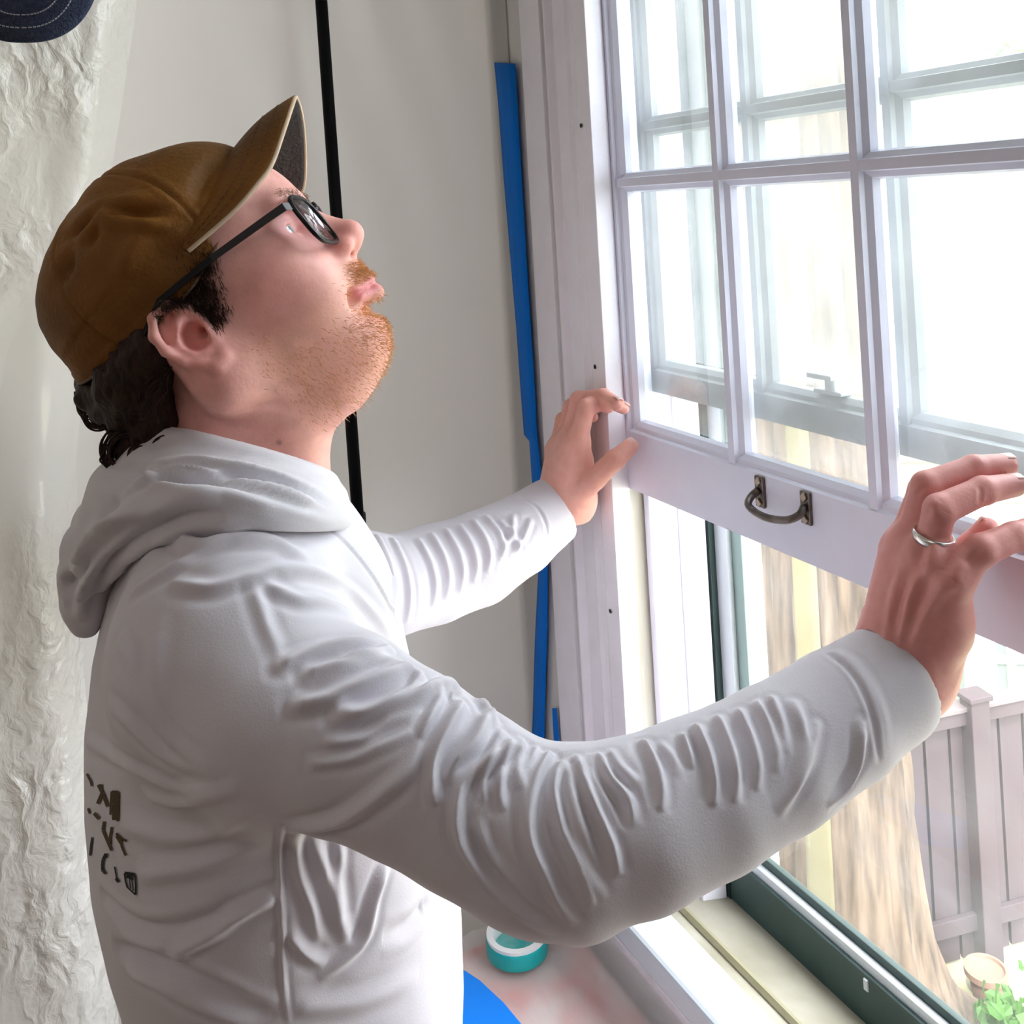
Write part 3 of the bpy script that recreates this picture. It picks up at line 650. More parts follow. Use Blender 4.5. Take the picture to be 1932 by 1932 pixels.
def vnormals(V, Fq):
    a, b, c, d = (V[Fq[:, i]] for i in range(4)); fn = np.cross(c-a, d-b); N = np.zeros_like(V)
    for i in range(4):
        for k in range(3): N[:, k] += np.bincount(Fq[:, i], fn[:, k], len(V))
    return N/np.maximum(np.linalg.norm(N, axis=1, keepdims=True), 1e-12)
def relax(V, Fq, it=1, lam=.5):
    E = np.concatenate([Fq[:, [0, 1]], Fq[:, [1, 2]], Fq[:, [2, 3]], Fq[:, [3, 0]]]); n = len(V)
    deg = np.bincount(E.ravel(), minlength=n)[:, None]
    for _ in range(it):
        S2 = np.stack([np.bincount(E[:, 0], V[E[:, 1], k], n)+np.bincount(E[:, 1], V[E[:, 0], k], n) for k in range(3)], 1)
        V = V*(1-lam)+lam*S2/np.maximum(deg, 1)
    return V
def split(V, Fq):
    n = len(V); E = np.concatenate([Fq[:, [0, 1]], Fq[:, [1, 2]], Fq[:, [2, 3]], Fq[:, [3, 0]]]); Es = np.sort(E, 1)
    key = Es[:, 0].astype(np.int64)*n+Es[:, 1]; u, inv = np.unique(key, return_inverse=True); mid = (V[u//n]+V[u % n])/2
    fc = V[Fq].mean(1); m = len(Fq); e = [inv[i*m:(i+1)*m]+n for i in range(4)]; c = np.arange(m)+n+len(u)
    F2 = np.concatenate([np.stack([Fq[:, i], e[i], c, e[(i+3) % 4]], 1) for i in range(4)])
    return np.concatenate([V, mid, fc]), F2
def setcol(me, Cc):
    at = me.color_attributes.new('col', 'FLOAT_COLOR', 'POINT'); at.data.foreach_set('color', np.concatenate([Cc, np.ones((len(Cc), 1))], 1).astype(np.float32).ravel())
def join_np(parts):
    Vs, Fs, o = [], [], 0
    for V, Fq in parts: Vs.append(V); Fs.append(Fq+o); o += len(V)
    return np.concatenate(Vs), np.concatenate(Fs)
def nv(v): return np.array(v, float)

# ---- head frame
HD = .78
PSI = math.radians(16)
Wv = -ray(430, 560).normalized(); Vv = (YI - Wv*YI.dot(Wv)).normalized(); Uv = Vv.cross(Wv).normalized()
Fv = math.cos(PSI)*Uv + math.sin(PSI)*Wv; Lv = -math.sin(PSI)*Uv + math.cos(PSI)*Wv
HO = P(391, 600, HD)
TL = math.radians(33)
fw = math.cos(TL)*Fv + math.sin(TL)*Vv; kw = -math.sin(TL)*Fv + math.cos(TL)*Vv
def H(px, py, c):              # photo point on the sagittal plane shifted c towards the near ear
    r = ray(px, py); t = ((HO + Lv*c - CAM).dot(Lv))/r.dot(Lv); return CAM + r*t
def G(f, k, c): return HO + fw*f + kw*k + Lv*c
HR = np.array([[*fw], [*kw], [*Lv]]).T       # columns = local axes
def toG1(p): q = Vector(p)-HO; return (q.dot(fw), q.dot(kw), q.dot(Lv))
def toG(V):
    return (V-nv(HO)) @ HR

SKIN_R = np.array([.92, .485, .42])
def build_head():
    A = [nv(G(f, k, c)) for f in (-.10, .15) for k in (-.135, .075) for c in (-.09, .095)]
    nk = nv(P(470, 960, .79))
    lo = np.minimum(np.min(A, 0), nk-.09)-.005; hi = np.maximum(np.max(A, 0), nk+.07)+.005
    fd_ = Field(lo, hi, .00145)
    g = lambda f, k, c: nv(G(f, k, c))
    E = lambda f, k, c, r, kk=0, sub=False, rot=None: fd_.ell(g(f, k, c), r, HR if rot is None else HR@rot, kk, sub)
    # neck and throat
    fd_.cap(nv(P(455, 720, .785)), nv(P(462, 1000, .79)), .056, .060, 0)
    fd_.cap(nv(P(535, 760, .785)), nv(P(548, 930, .785)), .026, .024, .03)
    E(0, .045, 0, (.094, .082, .074), .02)
    E(.048, .042, 0, (.059, .052, .061), .03)          # forehead
    E(.040, -.010, 0, (.062, .075, .062), .03)          # face mass
    E(.056, -.040, 0, (.050, .052, .048), .025)
    E(.070, -.048, 0, (.041, .034, .033), .02)          # mouth barrel
    for s in (1, -1):
        fd_.cap(g(.004, -.052, s*.054), g(.080, -.080, s*.018), .0165, .0150, .02)   # jaw
        fd_.cap(g(-.004, -.015, s*.060), g(.004, -.052, s*.055), .016, .016, .03)
        E(.070, -.004, s*.042, (.026, .018, .020), .02)                # cheekbone
        E(.080, -.030, s*.030, (.022, .022, .020), .02)                # cheek
        E(.0955, .036, s*.024, (.012, .0075, .024), .012)                # brow
    E(.086, -.079, 0, (.022, .019, .022), .014)         # chin
    fd_.cap(g(.055, -.088, 0), g(.080, -.086, 0), .024, .016, .02)   # under chin
    fd_.cap(g(.028, -.085, 0), g(.055, -.090, 0), .034, .026, .03)
    E(.110, -.064, 0, (.010, .004, .022), .012, True)  # crease below lip
    # eye sockets
    for s in (1, -1): E(.109, .017, s*.031, (.016, .011, .018), .012, True)
    for s in (1, -1): E(.0850, .0155, s*.0315, (.0145, .0150, .0165), .004)  # lids
    # nose
    fd_.cap(g(.097, .026, 0), g(.1235, -.006, 0), .0072, .0095, .010)
    fd_.cap(g(.098, .016, 0), g(.110, -.012, 0), .012, .012, .012)
    E(.1245, -.009, 0, (.0108, .0100, .0115), .006)
    for s in (1, -1): E(.1125, -.0145, s*.0120, (.0125, .0085, .0068), .005)
    fd_.cap(g(.112, -.021, 0), g(.122, -.017, 0), .0050, .0050, .005)
    for s in (1, -1): fd_.cap(g(.1175, -.0255, s*.0072), g(.114, -.014, s*.0082), .0036, .0020, .002, True)
    # philtrum & lips
    E(.1055, -.034, 0, (.012, .012, .022), .010)
    for s in (1, -1):
        fd_.cap(g(.1170, -.0450, s*.003), g(.1015, -.0505, s*.0235), .0050, .0026, .004)
        fd_.cap(g(.1165, -.0560, 0), g(.1015, -.0520, s*.0225), .0058, .0024, .004)
        fd_.cap(g(.1235, -.0508, 0), g(.1035, -.0512, s*.0245), .0012, .0011, .0016, True)
        E(.1015, -.0515, s*.0255, (.005, .006, .004), .008, True)
    # eye slits
    for s in (1, -1): fd_.cap(g(.0995, .0150, s*.0225), g(.0945, .0140, s*.0405), .0050, .0036, .0012, True)
    # ears
    es = toG1(H(352, 640, .078)); EK = .80
    for s in (1, -1):
        er = lambda f, k, c: g(es[0]+(f+.012)*EK, es[1]+(k+.012)*EK, s*(.068+(c-.070)*.9))
        def R(pts, rr, kk=.003): fd_.chain([er(*p) for p in pts], [q*EK for q in rr], kk)
        # plate
        fl = Matrix.Rotation(s*.35, 3, 'Y'); 
        E(es[0], es[1], s*.0720, (.015, .025, .0040), .006, rot=np.array(Matrix.Rotation(s*.42, 3, 'Y')))
        # helix rim
        R([(.006, -.006, .073), (.002, .010, .0775), (-.010, .021, .082), (-.024, .018, .087), (-.031, .004, .0895), (-.030, -.012, .088), (-.023, -.027, .084), (-.013, -.037, .0795)], [.0028, .0036, .0042, .0045, .0044, .0042, .0038, .004])
        # lobe
        R([(-.013, -.037, .0795), (-.004, -.046, .0765), (.003, -.043, .0735), (.005, -.034, .0715)], [.0045, .0068, .0060, .004], .004)
        # antihelix
        R([(-.006, .008, .079), (-.014, .002, .0815), (-.020, -.012, .0825), (-.015, -.026, .0800), (-.006, -.030, .077)], [.0026, .0030, .0034, .0034, .0028], .004)
        # tragus
        R([(.007, -.006, .0725), (.004, -.014, .0760), (.005, -.024, .0735)], [.004, .0048, .004], .004)
        # concha hollow
        fd_.ell(er(-.006, -.013, .0790), (.0088, .0105, .0080), HR, .003, True)
        fd_.ell(er(-.0185, .0065, .0865), (.004, .010, .0045), HR, .003, True)
        fd_.cap(er(-.003, -.014, .078), er(.002, -.014, .064), .0048, .0035, .002, True)
    V, Fq = fd_.mesh()
    V = relax(V, Fq, 2, .5)
    # keep largest shape only (cut interior surfaces are fine)
    return V, Fq
HV, HF = build_head()
HG = toG(HV)
# cap frame: u along the rim (front to back), n up out of the rim plane
rf = H(500, 322, 0); rbk = H(140, 700, 0); uc = (rbk-rf).normalized(); ncv = (Lv.cross(uc)).normalized()
if ncv.dot(Vv) < 0: ncv = -ncv
cc_ = rf.lerp(rbk, .5); AU = (rbk-rf).length/2; AN = .0835; AC = .0815
def inside_cap(V, lim=.955, n0=-.03):
    q = V-nv(cc_); qu, qc, qn = q@nv(uc), q@nv(Lv), q@nv(ncv)
    rr = np.sqrt((qu/AU)**2+(qc/AC)**2+(np.maximum(qn, 0)/AN)**2); sc = np.where((rr > lim) & (qn > n0), lim/np.maximum(rr, 1e-6), 1)
    bl = np.clip((qn-n0)/.012, 0, 1); sc = 1+(sc-1)*bl
    qu2, qc2, qn2 = qu*sc, qc*sc, np.where(qn > 0, qn*sc, qn)
    return nv(cc_)+qu2[:, None]*nv(uc)+qc2[:, None]*nv(Lv)+qn2[:, None]*nv(ncv)
_q = HV-nv(cc_); _m = ((_q@nv(ncv)) > -.002)
HV2 = inside_cap(HV, .87, -.006); HV[_m] = HV2[_m]
# ---- hands
def hand(spec, h=.00115):
    allp = np.array([nv(p) for ch, rr in spec['chains'] for p in ch])
    fd_ = Field(allp.min(0)-.035, allp.max(0)+.035, h)
    for ch, rr, kk in spec['palm']: fd_.chain([nv(p) for p in ch], rr, kk)
    for ch, rr in spec['chains']:
        f2 = Field(fd_.lo, fd_.lo+fd_.h*(fd_.n-1), h); f2.n = fd_.n; f2.D = np.full(fd_.n, 1., np.float32)
        f2.chain([nv(p) for p in ch], rr, .003)
        D = fd_.D; d = f2.D; kk = .006
        # blend only near the root so that fingers stay separate
        root = nv(ch[0]); gx = [fd_.lo[i]+h*np.arange(fd_.n[i], dtype=np.float32) for i in range(3)]
        dist = np.sqrt((gx[0][:, None, None]-root[0])**2+(gx[1][None, :, None]-root[1])**2+(gx[2][None, None, :]-root[2])**2)
        kk = .0012 + .010*np.clip(1-(dist-.012)/.022, 0, 1)
        hh = np.clip(.5+.5*(D-d)/kk, 0, 1); fd_.D = (D*(1-hh)+d*hh-kk*hh*(1-hh)).astype(np.float32)
    for a, b, r1, r2, kk in spec.get('cuts', []): fd_.cap(nv(a), nv(b), r1, r2, kk, True)
    for a, b, r1, r2, kk in spec.get('adds', []): fd_.cap(nv(a), nv(b), r1, r2, kk)
    V, Fq = fd_.mesh(); return relax(V, Fq, 2, .5), Fq
# near hand = his right hand, back to the camera, little finger nearest
nW = P(1712, 1290, .705); 
N_ = dict(
 wrist=[P(1640, 1335, .695), P(1706, 1255, .703)],
 pin=[P(1795, 1085, .672), P(1852, 1038, .668), P(1915, 1012, .676), P(1972, 990, .690)],
 rng=[P(1752, 1055, .690), P(1772, 962, .684), P(1855, 925, .694), P(1913, 915, .708)],
 mid=[P(1716, 1030, .710), P(1748, 918, .706), P(1838, 884, .716), P(1898, 877, .730)],
 idx=[P(1700, 1040, .730), P(1742, 925, .732), P(1825, 896, .742), P(1880, 898, .752)],
 thb=[P(1745, 1190, .735), P(1795, 1090, .745), P(1835, 1035, .742), P(1862, 1000, .742)])
def clampx(d_, far_=False):
    for k_, ch in d_.items():
        for i, p in enumerate(ch):
            lim = .6215 if not (far_ and p.y > 1.02) else .5955
            if p.x > lim: q_ = p-CAM; ch[i] = CAM + q_*(lim/q_.x)
clampx(N_)
near = dict(palm=[([N_['wrist'][0], N_['wrist'][1]], [.0270, .0262], .004),
    ([N_['wrist'][1], P(1765, 1180, .688), N_['pin'][0]], [.0255, .0195, .0145], .02),
    ([N_['wrist'][1], N_['rng'][0]], [.024, .0138], .02), ([N_['wrist'][1], N_['mid'][0]], [.024, .0138], .02),
    ([N_['wrist'][1], N_['idx'][0]], [.022, .0135], .02),
    ([P(1680, 1250, .695), P(1700, 1080, .715)], [.018, .010], .015),
    ([N_['wrist'][1], P(1775, 1120, .720)], [.022, .016], .02)],
  chains=[(N_['pin'], [.0118, .0102, .0090, .0080]), (N_['rng'], [.0110, .0102, .0092, .0080]), (N_['mid'], [.0112, .0102, .0092, .0080]), (N_['idx'], [.0112, .0100, .0090, .0078]), (N_['thb'], [.0150, .0125, .0108, .0090])],
  )
F_ = dict(
 wrist=[P(1040, 985, 1.19), P(1068, 945, 1.20)],
 idx=[P(1090, 838, 1.165), P(1106, 768, 1.165), P(1148, 755, 1.172), P(1176, 770, 1.180)],
 mid=[P(1076, 830, 1.188), P(1092, 754, 1.192), P(1138, 748, 1.200), P(1164, 762, 1.208)],
 rng=[P(1062, 838, 1.210), P(1078, 768, 1.216), P(1118, 755, 1.225), P(1146, 768, 1.230)],
 pin=[P(1050, 852, 1.228), P(1062, 792, 1.236), P(1094, 778, 1.244), P(1118, 786, 1.25)],
 thb=[P(1090, 932, 1.175), P(1122, 903, 1.150), P(1160, 868, 1.145), P(1190, 842, 1.152)])
clampx(F_, True)
far = dict(palm=[([F_['wrist'][0], F_['wrist'][1]], [.0270, .0265], .01),
    ([F_['wrist'][1], F_['idx'][0]], [.023, .0140], .02), ([F_['wrist'][1], F_['mid'][0]], [.0235, .0140], .02),
    ([F_['wrist'][1], F_['rng'][0]], [.0235, .0135], .02), ([F_['wrist'][1], F_['pin'][0]], [.022, .013], .02),
    ([P(1088, 940, 1.18), P(1088, 880, 1.172)], [.020, .016], .02)],
  chains=[(F_['idx'], [.0112, .0100, .0088, .0072]), (F_['mid'], [.0112, .0100, .0090, .0075]), (F_['rng'], [.0108, .0096, .0086, .0074]), (F_['pin'], [.0100, .0088, .0078, .0070]), (F_['thb'], [.0150, .0125, .0112, .0090])])
def tri_mesh_bvh(V, Fq): return BVHTree.FromPolygons([tuple(v) for v in V], [tuple(map(int, f)) for f in Fq])
bvh = None
def project(pts, bv=None):
    out = []
    for px, py in pts:
        r = ray(px, py).normalized(); h_ = (bv or bvh).ray_cast(CAM, r)
        if h_[0] is not None: out.append(nv(h_[0]))
    return out
def crs(pts, n):
    P_ = [Vector((*p, 0)) for p in pts]; return [(v.x, v.y) for v in resample(P_, n)]
def apply_folds(V, Fq, folds):
    N = vnormals(V, Fq); disp = np.zeros(len(V))
    for pts, A_, w_ in folds:
        q = project(crs(pts, max(8, len(pts)*5)))
        if len(q) < 3: continue
        q = np.array(q); m = len(q); lo_, hi_ = q.min(0)-3*w_, q.max(0)+3*w_
        sel = np.nonzero(((V > lo_) & (V < hi_)).all(1))[0]
        if not len(sel): continue
        vv = V[sel]; best = np.full(len(sel), 9.); tt = np.zeros(len(sel))
        for i in range(m-1):
            ab = q[i+1]-q[i]; 
            if np.linalg.norm(ab) > .05: continue
            t = np.clip(((vv-q[i])@ab)/(ab@ab+1e-12), 0, 1); d = np.linalg.norm(vv-q[i]-t[:, None]*ab, axis=1); mm = d < best
            best[mm] = d[mm]; tt[mm] = (i+t[mm])/(m-1)
        tap = np.clip(.5+tt*5, 0, 1)*np.clip((1-tt)*2.6, 0, 1)**.8
        disp[sel] += A_*tap*(np.exp(-(best/w_)**2) - .35*np.exp(-((best-2.1*w_)/(w_*.9))**2))
    return V+N*disp[:, None]

HRED = []
def hfold(pts, A_, w_): HRED.append((pts, A_*.001, w_*.001))
NV, NF = hand(near); FVv, FF = hand(far, .0014)

bvh = tri_mesh_bvh(NV, NF)
for q_ in ([(1672, 1215), (1682, 1150), (1700, 1075)], [(1692, 1230), (1712, 1150), (1740, 1070)], [(1720, 1220), (1755, 1150), (1790, 1100)]): hfold(q_, 1.6, 3.2)
for q_ in ([(1684, 1180), (1698, 1120), (1720, 1070)], [(1725, 1150), (1748, 1100), (1765, 1070)]): hfold(q_, -1.6, 3.4)
for q_ in ([(1735, 985), (1750, 968), (1764, 955)], [(1728, 935), (1738, 925), (1748, 915)], [(1826, 1062), (1840, 1045), (1850, 1030)], [(1848, 945), (1850, 930), (1848, 918)]): hfold(q_, -.7, 1.6)
hfold([(1730, 1075), (1742, 1040), (1748, 1010)], -1.8, 3.5); hfold([(1775, 1080), (1786, 1040), (1795, 1020)], -2.2, 4); hfold([(1765, 975), (1762, 955), (1772, 945)], 1.0, 4)
hfold([(1700, 1060), (1712, 1035), (1718, 1005)], 1.4, 5); hfold([(1752, 1055), (1758, 1040), (1762, 1025)], 1.4, 5); hfold([(1800, 1095), (1812, 1075), (1820, 1060)], 1.2, 5)
NV = apply_folds(NV, NF, HRED)
# ---- lower resolution body under the clothes: torso, arms, legs
SN = P(425, 1262, .680); SF = P(400, 1030, .960)
EN = P(1035, 1580, .612); EF = P(745, 1105, 1.092)
def body_core():
    fd_ = Field((-.16, .35, .0), (.75, 1.3, 1.5), .008)
    ch = nv(SN)*.5+nv(SF)*.5
    sx = .11
    fd_.cap(nv(P(462, 960, .79)), nv(P(455, 1040, .79)), .058, .062, .02)
    fd_.ell((.145, .825, 1.23), (.075, .12, .14), None, .03)
    fd_.ell((.155, .825, 1.02), (.080, .115, .15), None, .03)
    fd_.ell((.160, .825, .88), (.080, .125, .11), None, .03)
    for a, e, wpts in ((SN, EN, near), (SF, EF, far)):
        wr_ = wpts['palm'][0][0][0]
        fd_.cap(nv(a), nv(e), .038, .036, .015); fd_.cap(nv(e), nv(wr_), .034, .0265, .008)
    for s in (-1, 1):
        hip = (.155, .83+s*.080, .86); kn = (.14, .83+s*.10, .47); an = (.095, .83+s*.105, .09)
        fd_.cap(hip, kn, .080, .052, .04); fd_.cap(kn, an, .050, .034, .02); fd_.cap(an, (.20, .83+s*.125, .045), .032, .026, .02)
    return fd_.mesh()
BV, BF = body_core()
V, Fq = join_np([(HV, HF), (NV, NF), (FVv, FF), (BV, BF)])
# ---- skin colours (true differences of the skin itself: lips, stubble area, ear, knuckles)
def sst(x, a, b): t = np.clip((x-a)/(b-a), 0, 1); return t*t*(3-2*t)
def side_dist(g):
    a, b = (np.array(toG1(H(*q_))) for q_ in ((368, 505, .068), (335, 560, .074))); c_ = np.array(toG1(H(395, 590, .070)))
    def sg(a, b):
        ab = b-a; gg = g.copy(); gg[:, 2] = np.abs(gg[:, 2]); t = np.clip(((gg-a)@ab)/(ab@ab), 0, 1); return np.linalg.norm((gg-a-t[:, None]*ab)*np.array([1, 1, .5]), axis=1)
    e_ = np.array(toG1(H(352, 640, .078))); gg = g.copy(); gg[:, 2] = np.abs(gg[:, 2])
    return np.minimum(sg(a, b), sg(a, c_)+.004), np.linalg.norm((gg-e_)*np.array([1, .75, .6]), axis=1)
def skin_cols(V, n_head):
    C_ = np.tile(SKIN_R, (len(V), 1))
    g = toG(V[:n_head]); f, k, c = g.T; c0 = np.abs(c)
    cc = C_[:n_head]
    def mixm(m, col): cc[:] = cc*(1-m[:, None]) + np.array(col)*m[:, None]
    noi = smoothnoise(f*90+c*60, k*90, 3)
    # warm cheeks / ear / nose
    mixm(.5*np.exp(-(((f-.06)/.035)**2+((k+.02)/.03)**2)), (.84, .36, .32))
    mixm(.7*np.exp(-(((f-.125)/.016)**2+((k+.008)/.018)**2)), (.84, .34, .29))
    mixm(.65*sst(c0, .064, .070)*np.exp(-(((f-.005)/.02)**2+((k+.02)/.03)**2)), (.82, .30, .28))
    # beard base
    jaw = sst(k, -.020, -.045)*sst(f, .015, .035)*sst(k+.0, -.135, -.10)
    lowb = sst(-k, .02, .045)*sst(f, .012, .035)*sst(-k, .13, .105)*(1-.35*sst(f, .05, .03))
    lowb = lowb*(1-sst(k, -.045, -.035)*sst(f, .02, .06)*sst(.098-f, 0, .01))
    mous = sst(-k, .0225, .028)*sst(f, .092, .102)*sst(.040-c0, 0, .008)*sst(.0445+k, -.001, .004)
    bm_ = np.clip(np.maximum(lowb*.7, mous), 0, 1)*(.8+.5*noi)
    mixm(np.clip(bm_, 0, 1)*.42, (.60, .33, .17))
    # lips
    lip = np.exp(-(((k+.0505)/.0075)**2)**2)*sst(.026-c0, 0, .006)*sst(f, .1015, .107)
    mixm(.85*np.clip(lip, 0, 1), (.74, .23, .26))
    # hairline above the ear and sideburn
    dS, dE = side_dist(g)
    mixm(.92*np.exp(-(dS/.0125)**2)*(dE > .0165), (.035, .02, .016)); mixm(.42*np.exp(-(dS/.026)**2)*(dE > .0165), (.22, .12, .11))
    # brow
    brow = np.exp(-(((k-.0365)/.0045)**2))*sst(c0, .008, .012)*sst(.047-c0, 0, .008)*sst(f, .075, .085)
    mixm(.45*brow, (.30, .16, .11))
    # darker skin tone below the eye
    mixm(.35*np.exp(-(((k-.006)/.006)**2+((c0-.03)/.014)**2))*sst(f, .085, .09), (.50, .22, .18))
    mixm(.6*np.exp(-(((f-nevus[0])**2+(k-nevus[1])**2)/.0022**2))*(c > 0), (.12, .05, .04))
    # ear canal and nostril lining
    
    C_[:n_head] = cc
    return C_
q = toG(np.array([nv(H(516, 842, .050))]))[0]; nevus = (q[0], q[1])
cols = skin_cols(V, len(HV))
# knuckle and tendon redness on the hands
o1 = len(HV); o2 = o1+len(NV)
for o, VV, dct in ((o1, NV, N_), (o2, FVv, F_)):
    base = np.tile(np.array([.74, .335, .31]) if o == o1 else np.array([.76, .39, .32]), (len(VV), 1))
    for nm in ('idx', 'mid', 'rng', 'pin', 'thb'):
        for kn in dct[nm][0:3]:
            d2 = ((VV-nv(kn))**2).sum(1); m = .25*np.exp(-d2/.014**2); base = base*(1-m[:, None])+np.array([.56, .18, .15])*m[:, None]
        d2 = ((VV-nv(dct[nm][3]))**2).sum(1); m = .5*np.exp(-d2/.010**2); base = base*(1-m[:, None])+np.array([.66, .30, .26])*m[:, None]
    cols[o:o+len(VV)] = base
SKIN = mat('skin', (.6, .3, .22), .48, spec=.4, bump=.10, bscale=420, sss=.12, vcol='col', var=.25, vscale=90, col2=(.52, .20, .17))
person = thing('person', (.12, .83, 0), 'man in brown cap and glasses looking up, both hands raised to the sash', 'person')
me = np_mesh('body', V, Fq); setcol(me, cols); body = link('body', me, SKIN, person)

# eyes
for s in (1, -1):
    c = G(.0835, .0150, s*.0315)
    n = 24; vs = []; gz = (fw*.93 + Lv*(s*.05) - Lv*.10 + kw*.12).normalized()
    b = MB(); A1 = gz.orthogonal().normalized(); A2 = gz.cross(A1)
    b.lathe([(.0122*math.sin(t), .0122*math.cos(t)) for t in np.linspace(0.001, math.pi-.001, 20)], (0, 0, 0), 28)
    b.v = [tuple(c + A1*v[0] + A2*v[1] + gz*v[2]) for v in b.v]
    e = b.build('eyeball', mat('eye_white', (.80, .76, .72), .12, spec=.7), body, smooth=True)
    b = MB(); b.lathe([(.0001, .01245), (.0025, .0123), (.0055, .01125)], (0, 0, 0), 24); b.v = [tuple(c + A1*v[0] + A2*v[1] + gz*v[2]) for v in b.v]
    b.build('iris', mat('pale_iris', (.35, .45, .42), .1, spec=.8), e, smooth=True)

# ---- stubble and hair
def strands(name, V, N, prob, length, width, m, parent, n, dirv, curl=.3, seed=1, coltag=None):
    rng = np.random.RandomState(seed); pr = prob/prob.sum(); idx = rng.choice(len(V), n, p=pr)
    b0 = V[idx] + rng.normal(0, .0007, (n, 3)); nn = N[idx]; d = nn*.55 + nv(dirv)[None]*.8 + rng.normal(0, curl, (n, 3)); d /= np.linalg.norm(d, axis=1, keepdims=True)
    L = length*rng.uniform(.5, 1.2, (n, 1)); side = np.cross(d, rng.normal(0, 1, (n, 3))); side /= np.linalg.norm(side, axis=1, keepdims=True)
    m1 = b0+d*L*.5+nn*L*.08; t = b0+d*L+nv(dirv)[None]*L*.2
    W = width
    Vx = np.stack([b0-side*W, b0+side*W, m1+side*W*.8, m1-side*W*.8, t], 1).reshape(-1, 3)
    k = np.arange(n)[:, None]*5
    quads = (k+np.array([[0, 1, 2, 3]])); tris = (k+np.array([[3, 2, 4]]))
    me = bpy.data.meshes.new(name); me.from_pydata(Vx.tolist(), [], quads.tolist()+tris.tolist()); 
    return link(name, me, m, parent, smooth=True)
HN = vnormals(HV, HF)
f, k, c = HG.T; c0 = np.abs(c)
pb = sst(-k, .030, .050)*sst(f, .020, .045)*sst(-k, .128, .10)*(1-.92*np.exp(-(((k+.0515)/.010)**2))*(f > .098)*(c0 < .030))
pb *= np.clip(sst(f-(.098+k*.0), 0, .006)+sst(-k, .055, .068)+sst(.052-f, 0, .012)*.6, 0, 1)
pm = sst(-k, .026, .034)*sst(f, .094, .102)*sst(.030-c0, 0, .012)*(k > -.0450)*3.6
pc_ = np.exp(-(((f-.105)/.016)**2+((k+.082)/.016)**2))*1.2*(c0 < .04)
GING = mat('ginger_beard', (.70, .38, .15), .55, var=.6, vscale=300, col2=(.74, .55, .34), spec=.4)
beard = strands('beard', HV, HN, (pb*.7+pm+pc_)+1e-9, .0040, .00020, GING, person, 6500, -kw*.7+fw*.25, .35, 2)
pbr = np.exp(-(((k-.0365)/.0035)**2))*sst(c0, .008, .012)*sst(.046-c0, 0, .008)*sst(f, .080, .088)+1e-9
EYEB = mat('eyebrow_hair', (.24, .14, .09), .6)
strands('eyebrows', HV, HN, pbr, .0042, .00016, EYEB, person, 900, -fw*.9+kw*.1, .22, 3)
HAIR = mat('dark_brown_hair', (.018, .010, .008), .55, spec=.2, bump=1, bscale=350, stretch=(1, 1, .3), var=.5, vscale=200, col2=(.07, .035, .02))
# hair mass under the cap rim at temple, behind the ear and at the nape
hf = Field(nv(P(300, 700, .78))-.16, nv(P(300, 700, .78))+.16, .0022)
def hp_(px, py, c): return nv(H(px, py, c))
hf.chain([hp_(325, 600, .055), hp_(285, 660, .055), hp_(250, 720, .045), hp_(230, 760, .03)], [.014, .020, .024, .018], .012)
hf.chain([hp_(170, 720, .0), hp_(190, 745, .02), hp_(240, 765, .035)], [.012, .014, .016], .012)
hf.chain([hp_(200, 720, -.03), hp_(230, 780, .0)], [.020, .018], .012)
hf.chain([hp_(270, 740, .035), hp_(290, 790, .035), hp_(265, 830, .035)], [.022, .015, .008], .01)
hf.chain([hp_(255, 800, .03), hp_(235, 850, .03), hp_(262, 868, .03)], [.008, .006, .004], .006)
HVx, HFx = hf.mesh(); n_ = vnormals(HVx, HFx)
HVx = inside_cap(HVx, .96, -.004)
HVx = HVx + n_*(.0018*smoothnoise(HVx[:, 0]*320+HVx[:, 2]*60, HVx[:, 2]*110+HVx[:, 1]*40, 2)*2)[:, None]
hair = link('hair', np_mesh('hair', HVx, HFx), HAIR, person)
dS, dE = side_dist(HG); psb = (np.exp(-(dS/.012)**2))*(dS < .019)*(dE > .0185)*(np.abs(HG[:, 2]) > .045)+1e-9
strands('sideburns', HV, HN, psb, .007, .00025, HAIR, person, 6500, -kw*.9-fw*.2, .25, 9)
cb = MB()
def curl(pts, r=.0011, n=5, spread=.004, rad=.0045, turns=1.6):
    for i in range(n):
        off = Vector([random.gauss(0, spread*.5) for _ in range(3)]); ph = random.uniform(0, 6.3); out = []
        P0 = [Vector(p)+off for p in pts]; M_ = 30
        for j in range(M_):
            t = j/(M_-1)*(len(P0)-1); a = min(int(t), len(P0)-2); u = t-a
            base = P0[a].lerp(P0[a+1], u)
            sp_ = rad*(.3+.7*j/M_)
            out.append(base + Uv*sp_*math.cos(ph+turns*6.283*j/M_) + Vv*sp_*math.sin(ph+turns*6.283*j/M_))
        cb.tube(out, [r*(1-.6*j/M_) for j in range(M_)], 5)
HHc = H
curl([HHc(150, 735, .0), HHc(165, 770, .01), HHc(190, 795, .02)], n=10)
curl([HHc(190, 760, .02), HHc(205, 790, .02), HHc(240, 815, .03)], n=9)
curl([HHc(240, 800, .035), HHc(215, 840, .035), HHc(205, 870, .035), HHc(235, 888, .035), HHc(262, 880, .035)], n=12, rad=.003, turns=.8)
curl([HHc(262, 820, .04), HHc(300, 850, .045), HHc(285, 880, .045)], n=7)
curl([HHc(160, 745, .01), HHc(152, 765, .01), HHc(172, 790, .01)], n=8, rad=.004)
